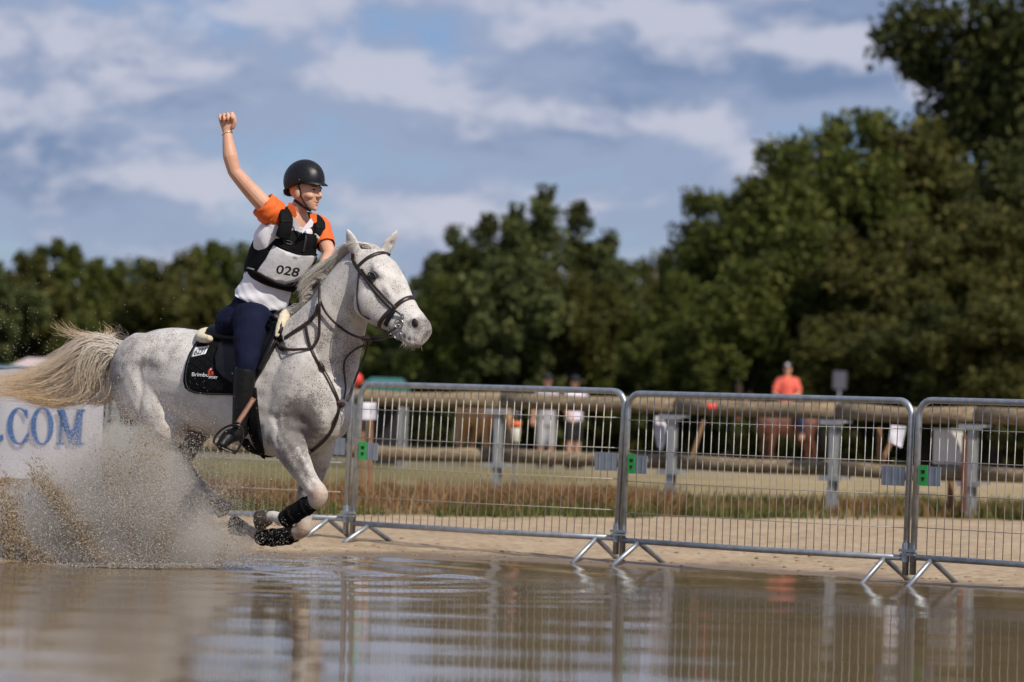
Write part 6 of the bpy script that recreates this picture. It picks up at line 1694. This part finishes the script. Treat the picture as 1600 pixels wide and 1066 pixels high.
def hang_bucket():
    c = P(806, 674, 40); rt = root('bucket', (c.x, c.y, P(806, 692, 40).z), 'white bucket with orange rim hanging behind the fence', 'bucket')
    z0, z1, z2 = P(806, 691, 40).z, P(806, 668, 40).z, P(806, 658, 40).z
    mk('tub', *loft([(Vector((c.x, c.y, z0)), X3*.037, Y3*.037), (Vector((c.x, c.y, z0+.01)), X3*.043, Y3*.043), (Vector((c.x, c.y, z1)), X3*.05, Y3*.05)], 16), M('white_plastic', (.62, .58, .48), rough=.5), rt)
    mk('rim', *loft([(Vector((c.x, c.y, z1)), X3*.054, Y3*.054), (Vector((c.x, c.y, z2)), X3*.056, Y3*.056)], 16), M('orange_plastic', (.85, .16, .02), rough=.5), rt)
    mk('handle', *tube([Vector((c.x-.055, c.y, z2)), Vector((c.x-.03, c.y, z2+.09)), Vector((c.x+.03, c.y, z2+.09)), Vector((c.x+.055, c.y, z2))], .004, n=6, k=3), STEEL, rt)
    mk('hook_stand', *tube([Vector((c.x, c.y+.01, z2+.09)), Vector((c.x, c.y+.10, z2+.11)), Vector((c.x, c.y+.11, ground_z(c.x, c.y)))], .012, n=7), GALV2, rt)
hang_bucket()
# grey sign under the trees, event tents
def sign():
    c = P(1312, 594, 86); rt = root('sign_board', (c.x, c.y, 0), 'grey sign board on a post in front of the dark trees', 'sign')
    mk('board', *bevel_box(c, X3*.15, Y3*.02, Z3*.20, .1), M('grey_sign', (.10, .095, .13), rough=.7), rt, smooth=False)
    mk('post', *tube([Vector((c.x, c.y+.04, -.05)), Vector((c.x, c.y+.04, c.z+.1))], .03, n=8), GALV2, rt)
sign()
def tent(name, lab, x0, x1, ytop, yeave, d, roofm, wallm):
    a, b = P(x0, yeave, d), P(x1, yeave, d); zt = P(x0, ytop, d).z; ze = (a.z+b.z)/2; cx, hw = (a.x+b.x)/2, (b.x-a.x)/2; dp = 1.6
    rt = root(name, (cx, d+dp, 0), lab, 'tent', 'event tents behind')
    V = [Vector((cx-hw, d, ze)), Vector((cx+hw, d, ze)), Vector((cx+hw, d+2*dp, ze)), Vector((cx-hw, d+2*dp, ze)), Vector((cx-hw*.75, d+dp, zt)), Vector((cx+hw*.75, d+dp, zt))]
    V += [v-Z3*.12 for v in V[:4]]
    mk('roof', V, [(0, 1, 5, 4), (1, 2, 5), (2, 3, 4, 5), (3, 0, 4), (0, 6, 7, 1), (1, 7, 8, 2), (2, 8, 9, 3), (3, 9, 6, 0)], roofm, rt, smooth=False)
    for sx in (-1, 1):
        for y in (d+.05, d+2*dp-.05): mk('pole', *tube([Vector((cx+sx*(hw-.05), y, 0)), Vector((cx+sx*(hw-.05), y, ze))], .03, n=7), GALV2, rt)
    mk('side_wall', *box((cx, d+2*dp-.1, ze/2), X3*(hw-.08), Y3*.01, Z3*(ze/2-.06)), wallm, rt, smooth=False)
TEAL = M('teal_canvas', (.035, .17, .15), (.03, .14, .125), rough=.8); WCAN = M('white_canvas', (.70, .69, .68), (.62, .61, .60), rough=.7)
PINKC = M('pink_white_canvas', (.62, .50, .46), (.52, .42, .39), rough=.7)
tent('event_tent', 'teal canvas tent roof seen just above the barrier by the horse', 566, 632, 588, 601, 60, TEAL, DARKC)
tent('event_tent', 'pale event tent behind the horse\'s tail', 10, 120, 556, 575, 62, PINKC, WCAN)
tent('event_tent', 'green and white event tent at the left edge behind the banner', -90, 22, 566, 580, 58, TEAL, WCAN)
rp_ = P(556, 593, 45); mk('red_marker_ball', *ell(rp_, X3*.085, Y3*.085, Z3*.085, 16, 12), MATS['red_tag'], label='red round marker ball beside the horse\'s chest', cat='marker')
mb = MB(); mb.tube([Vector((rp_.x, rp_.y, ground_z(rp_.x, rp_.y))), rp_], .012, n=7)
o = [x for x in col.objects if x.name.startswith('red_marker_ball')][0]
mko('pole', mb, GALV2, o)
# ================================================================== SPRAY
def spray_mat(name, c1, c2):
    m = bpy.data.materials.new(name); m.use_nodes = True; t = m.node_tree; b = t.nodes['Principled BSDF']; N = t.nodes.new
    g = N('ShaderNodeNewGeometry'); rp = N('ShaderNodeValToRGB'); rp.color_ramp.elements[0].color = (*c1, 1); rp.color_ramp.elements[1].color = (*c2, 1)
    link(t, g.outputs['Random Per Island'], rp.inputs[0]); link(t, rp.outputs[0], b.inputs['Base Color'])
    b.inputs['Roughness'].default_value = .18; b.inputs['IOR'].default_value = 1.33
    tr = N('ShaderNodeBsdfTranslucent'); link(t, rp.outputs[0], tr.inputs['Color']); mx = N('ShaderNodeMixShader'); mx.inputs[0].default_value = .45
    link(t, b.outputs[0], mx.inputs[1]); link(t, tr.outputs[0], mx.inputs[2]); link(t, mx.outputs[0], t.nodes['Material Output'].inputs[0])
    return m
def drops(pos, size, stretch=None):
    """small four-faced drops at pos, drawn out along stretch"""
    n = len(pos); D = np.array([(.94, 0, -.33), (-.47, .82, -.33), (-.47, -.82, -.33), (0, 0, 1)], float)
    an = rng.uniform(0, 6.283, n); tl = rng.uniform(0, 3.14, n); ca, sa, ct, st = np.cos(an), np.sin(an), np.cos(tl), np.sin(tl)
    Rm = np.stack([np.stack([ca, -sa, 0*ca], -1), np.stack([sa*ct, ca*ct, -st], -1), np.stack([sa*st, ca*st, ct], -1)], 1)
    V = np.einsum('nij,kj->nki', Rm, D)*1.3*size[:, None, None]*rng.uniform(.75, 1.25, (n, 4, 1))
    if stretch is not None:
        L = np.linalg.norm(stretch, axis=1, keepdims=True); s = stretch/np.maximum(L, 1e-9)
        V = V + s[:, None, :]*np.einsum('nij,nj->ni', V, s)[:, :, None]*np.minimum(L, 4)[:, None, :]
    V = (V + pos[:, None]).reshape(-1, 3); T_ = np.array([(0, 1, 3), (1, 2, 3), (2, 0, 3), (1, 0, 2)])
    return V, (np.arange(n)[:, None, None]*4+T_[None]).reshape(-1, 3)
def px_pts(x, y, d):
    """vectorised P()"""
    A = np.array(CR); dl = np.stack([(x-800)/FPX, -(y-533)/FPX, -np.ones_like(x)], -1)@A.T
    return np.array(CLOC)[None] + dl*(d/dl[:, 1])[:, None]
def spray():
    g = np.random.default_rng(12); POS = []; SZ = []; ST = []
    def burst(n, cx, cy, sx, sy, d0, ds, s0, s1, ang=None, rho=0):
        x = g.normal(size=n); y = g.normal(size=n)*math.sqrt(1-rho*rho)+rho*x
        p = px_pts(cx+x*sx, np.minimum(cy+y*sy, 888-g.uniform(0, 8, n)), HD+d0+g.normal(size=n)*ds)
        p[:, 2] = np.maximum(p[:, 2], .0)
        POS.append(p); SZ.append(s0*np.exp(g.uniform(0, math.log(s1/s0), n)))
        v = np.stack([-.6+.3*g.normal(size=n), .1*g.normal(size=n), .5+.5*g.normal(size=n)], -1)*g.uniform(0, 1.6, n)[:, None]; ST.append(v)
    # dense veil round the hind legs, thinning outward
    burst(58000, 222, 788, 68, 62, -.1, .30, .0010, .0021)
    burst(50000, 150, 812, 85, 50, .0, .32, .0010, .0022)
    burst(28000, 60, 828, 70, 46, .05, .32, .0010, .0023)
    burst(17000, 308, 838, 36, 36, -.2, .25, .0009, .0017)
    burst(11000, 335, 800, 55, 50, -.2, .25, .0007, .0013)
    burst(18000, 190, 872, 115, 13, .0, .35, .0010, .0026)
    burst(22000, 190, 705, 62, 46, .0, .30, .0008, .0018)
    burst(3500, 170, 795, 100, 65, -.2, .35, .0016, .0032)
    burst(500, 400, 845, 60, 25, -.3, .3, .0012, .0026)
    v, f = drops(np.concatenate(POS), np.concatenate(SZ), np.concatenate(ST))
    mk('water_spray', v, f, spray_mat('spray_drops', (.70, .66, .60), (.96, .93, .89)), smooth=True, label='fine brown spray thrown up round the horse\'s hind legs', cat='spray', kind='stuff')
    # thrown ropes of muddy water
    POS, SZ, ST = [], [], []
    ropes = [((150, 880), (115, 815), (55, 735), 2600, 9), ((165, 885), (140, 830), (85, 770), 1900, 8), ((60, 890), (25, 830), (-5, 745), 1800, 9), ((20, 885), (8, 840), (20, 780), 1700, 9), ((250, 888), (256, 865), (252, 835), 700, 6), ((195, 885), (150, 860), (110, 840), 1500, 9),
             ((215, 880), (205, 800), (170, 720), 1500, 12), ((275, 860), (240, 770), (225, 680), 1400, 14), ((100, 890), (60, 860), (-10, 830), 1700, 10), ((340, 880), (345, 860), (360, 840), 300, 8)]
    for a, b, c, n, sp in ropes:
        u = g.uniform(0, 1, n)**.8; cl = np.round(u*14)/14; u = .45*u+.55*cl+g.normal(size=n)*.012
        x = (1-u)**2*a[0]+2*u*(1-u)*b[0]+u*u*c[0]; y = (1-u)**2*a[1]+2*u*(1-u)*b[1]+u*u*c[1]
        w = sp*(.35+.9*np.abs(u))
        p = px_pts(x+g.normal(size=n)*w, np.minimum(y+g.normal(size=n)*w, 889), HD-.25+g.normal(size=n)*.10); p[:, 2] = np.maximum(p[:, 2], 0)
        POS.append(p); SZ.append(.0011*np.exp(g.uniform(0, 1.3, n)))
        d = np.array([c[0]-a[0], 0, -(c[1]-a[1])], float); d /= np.linalg.norm(d); ST.append(d[None]*g.uniform(0, 3.2, n)[:, None]+g.normal(size=(n, 3))*.6)
    v, f = drops(np.concatenate(POS), np.concatenate(SZ), np.concatenate(ST))
    mk('muddy_splash', v, f, spray_mat('muddy_drops', (.42, .30, .17), (.80, .66, .46)), smooth=True, label='ropes of muddy water flung up behind the horse', cat='splash', kind='stuff')
    # far-flung single drops against the trees
    n = 800; x = np.abs(g.normal(size=n))*170-10; x = np.where(g.uniform(size=n) < .55, g.uniform(-10, 90, n), x); y = 640-np.abs(g.normal(size=n))*95
    p = px_pts(x, y, HD+g.normal(size=n)*.3); s = .0009*np.exp(g.uniform(0, 1.1, n))
    v, f = drops(p, s, g.normal(size=(n, 3))*.5)
    mk('flying_drops', v, f, spray_mat('clear_drops', (.55, .50, .42), (.85, .82, .76)), smooth=True, label='single bright drops flying above the horse\'s tail', cat='drops', kind='stuff')
spray()
def mist():
    mb = MB()
    for (x, y, d, a, b_, c) in ((240, 790, -.1, .32, .36, .36), (160, 812, .0, .42, .36, .30), (60, 826, .05, .44, .36, .28), (-40, 830, .1, .4, .36, .25), (305, 845, -.2, .18, .28, .16), (200, 722, .0, .26, .28, .24), (110, 760, .05, .30, .3, .2), (200, 865, -.05, .62, .4, .12), (345, 850, -.2, .2, .25, .10)):
        mb.ell(HP(x, y, d), X3*a, Y3*b_, Z3*c, 18, 12)
    v, f = remesh(mb, .035, 8)
    w_ = np.array([mnoise.fractal(Vector(p)*4.5, 1.0, 2.0, 4) for p in v]); v += vnormals(v, f)*(w_*.07)[:, None]
    v[:, 2] = np.maximum(v[:, 2], .012)
    m = bpy.data.materials.new('mist'); m.use_nodes = True; t = m.node_tree; t.nodes.clear()
    o = t.nodes.new('ShaderNodeOutputMaterial'); pv = t.nodes.new('ShaderNodeVolumePrincipled'); link(t, pv.outputs[0], o.inputs['Volume'])
    pv.inputs['Color'].default_value = (.90, .88, .85, 1); pv.inputs['Density'].default_value = 3.4; pv.inputs['Anisotropy'].default_value = .15
    m.cycles.homogeneous_volume = True
    mk('spray_mist', v, f, m, label='grey brown mist of fine spray hanging round the hind legs', cat='mist', kind='stuff')
mist()
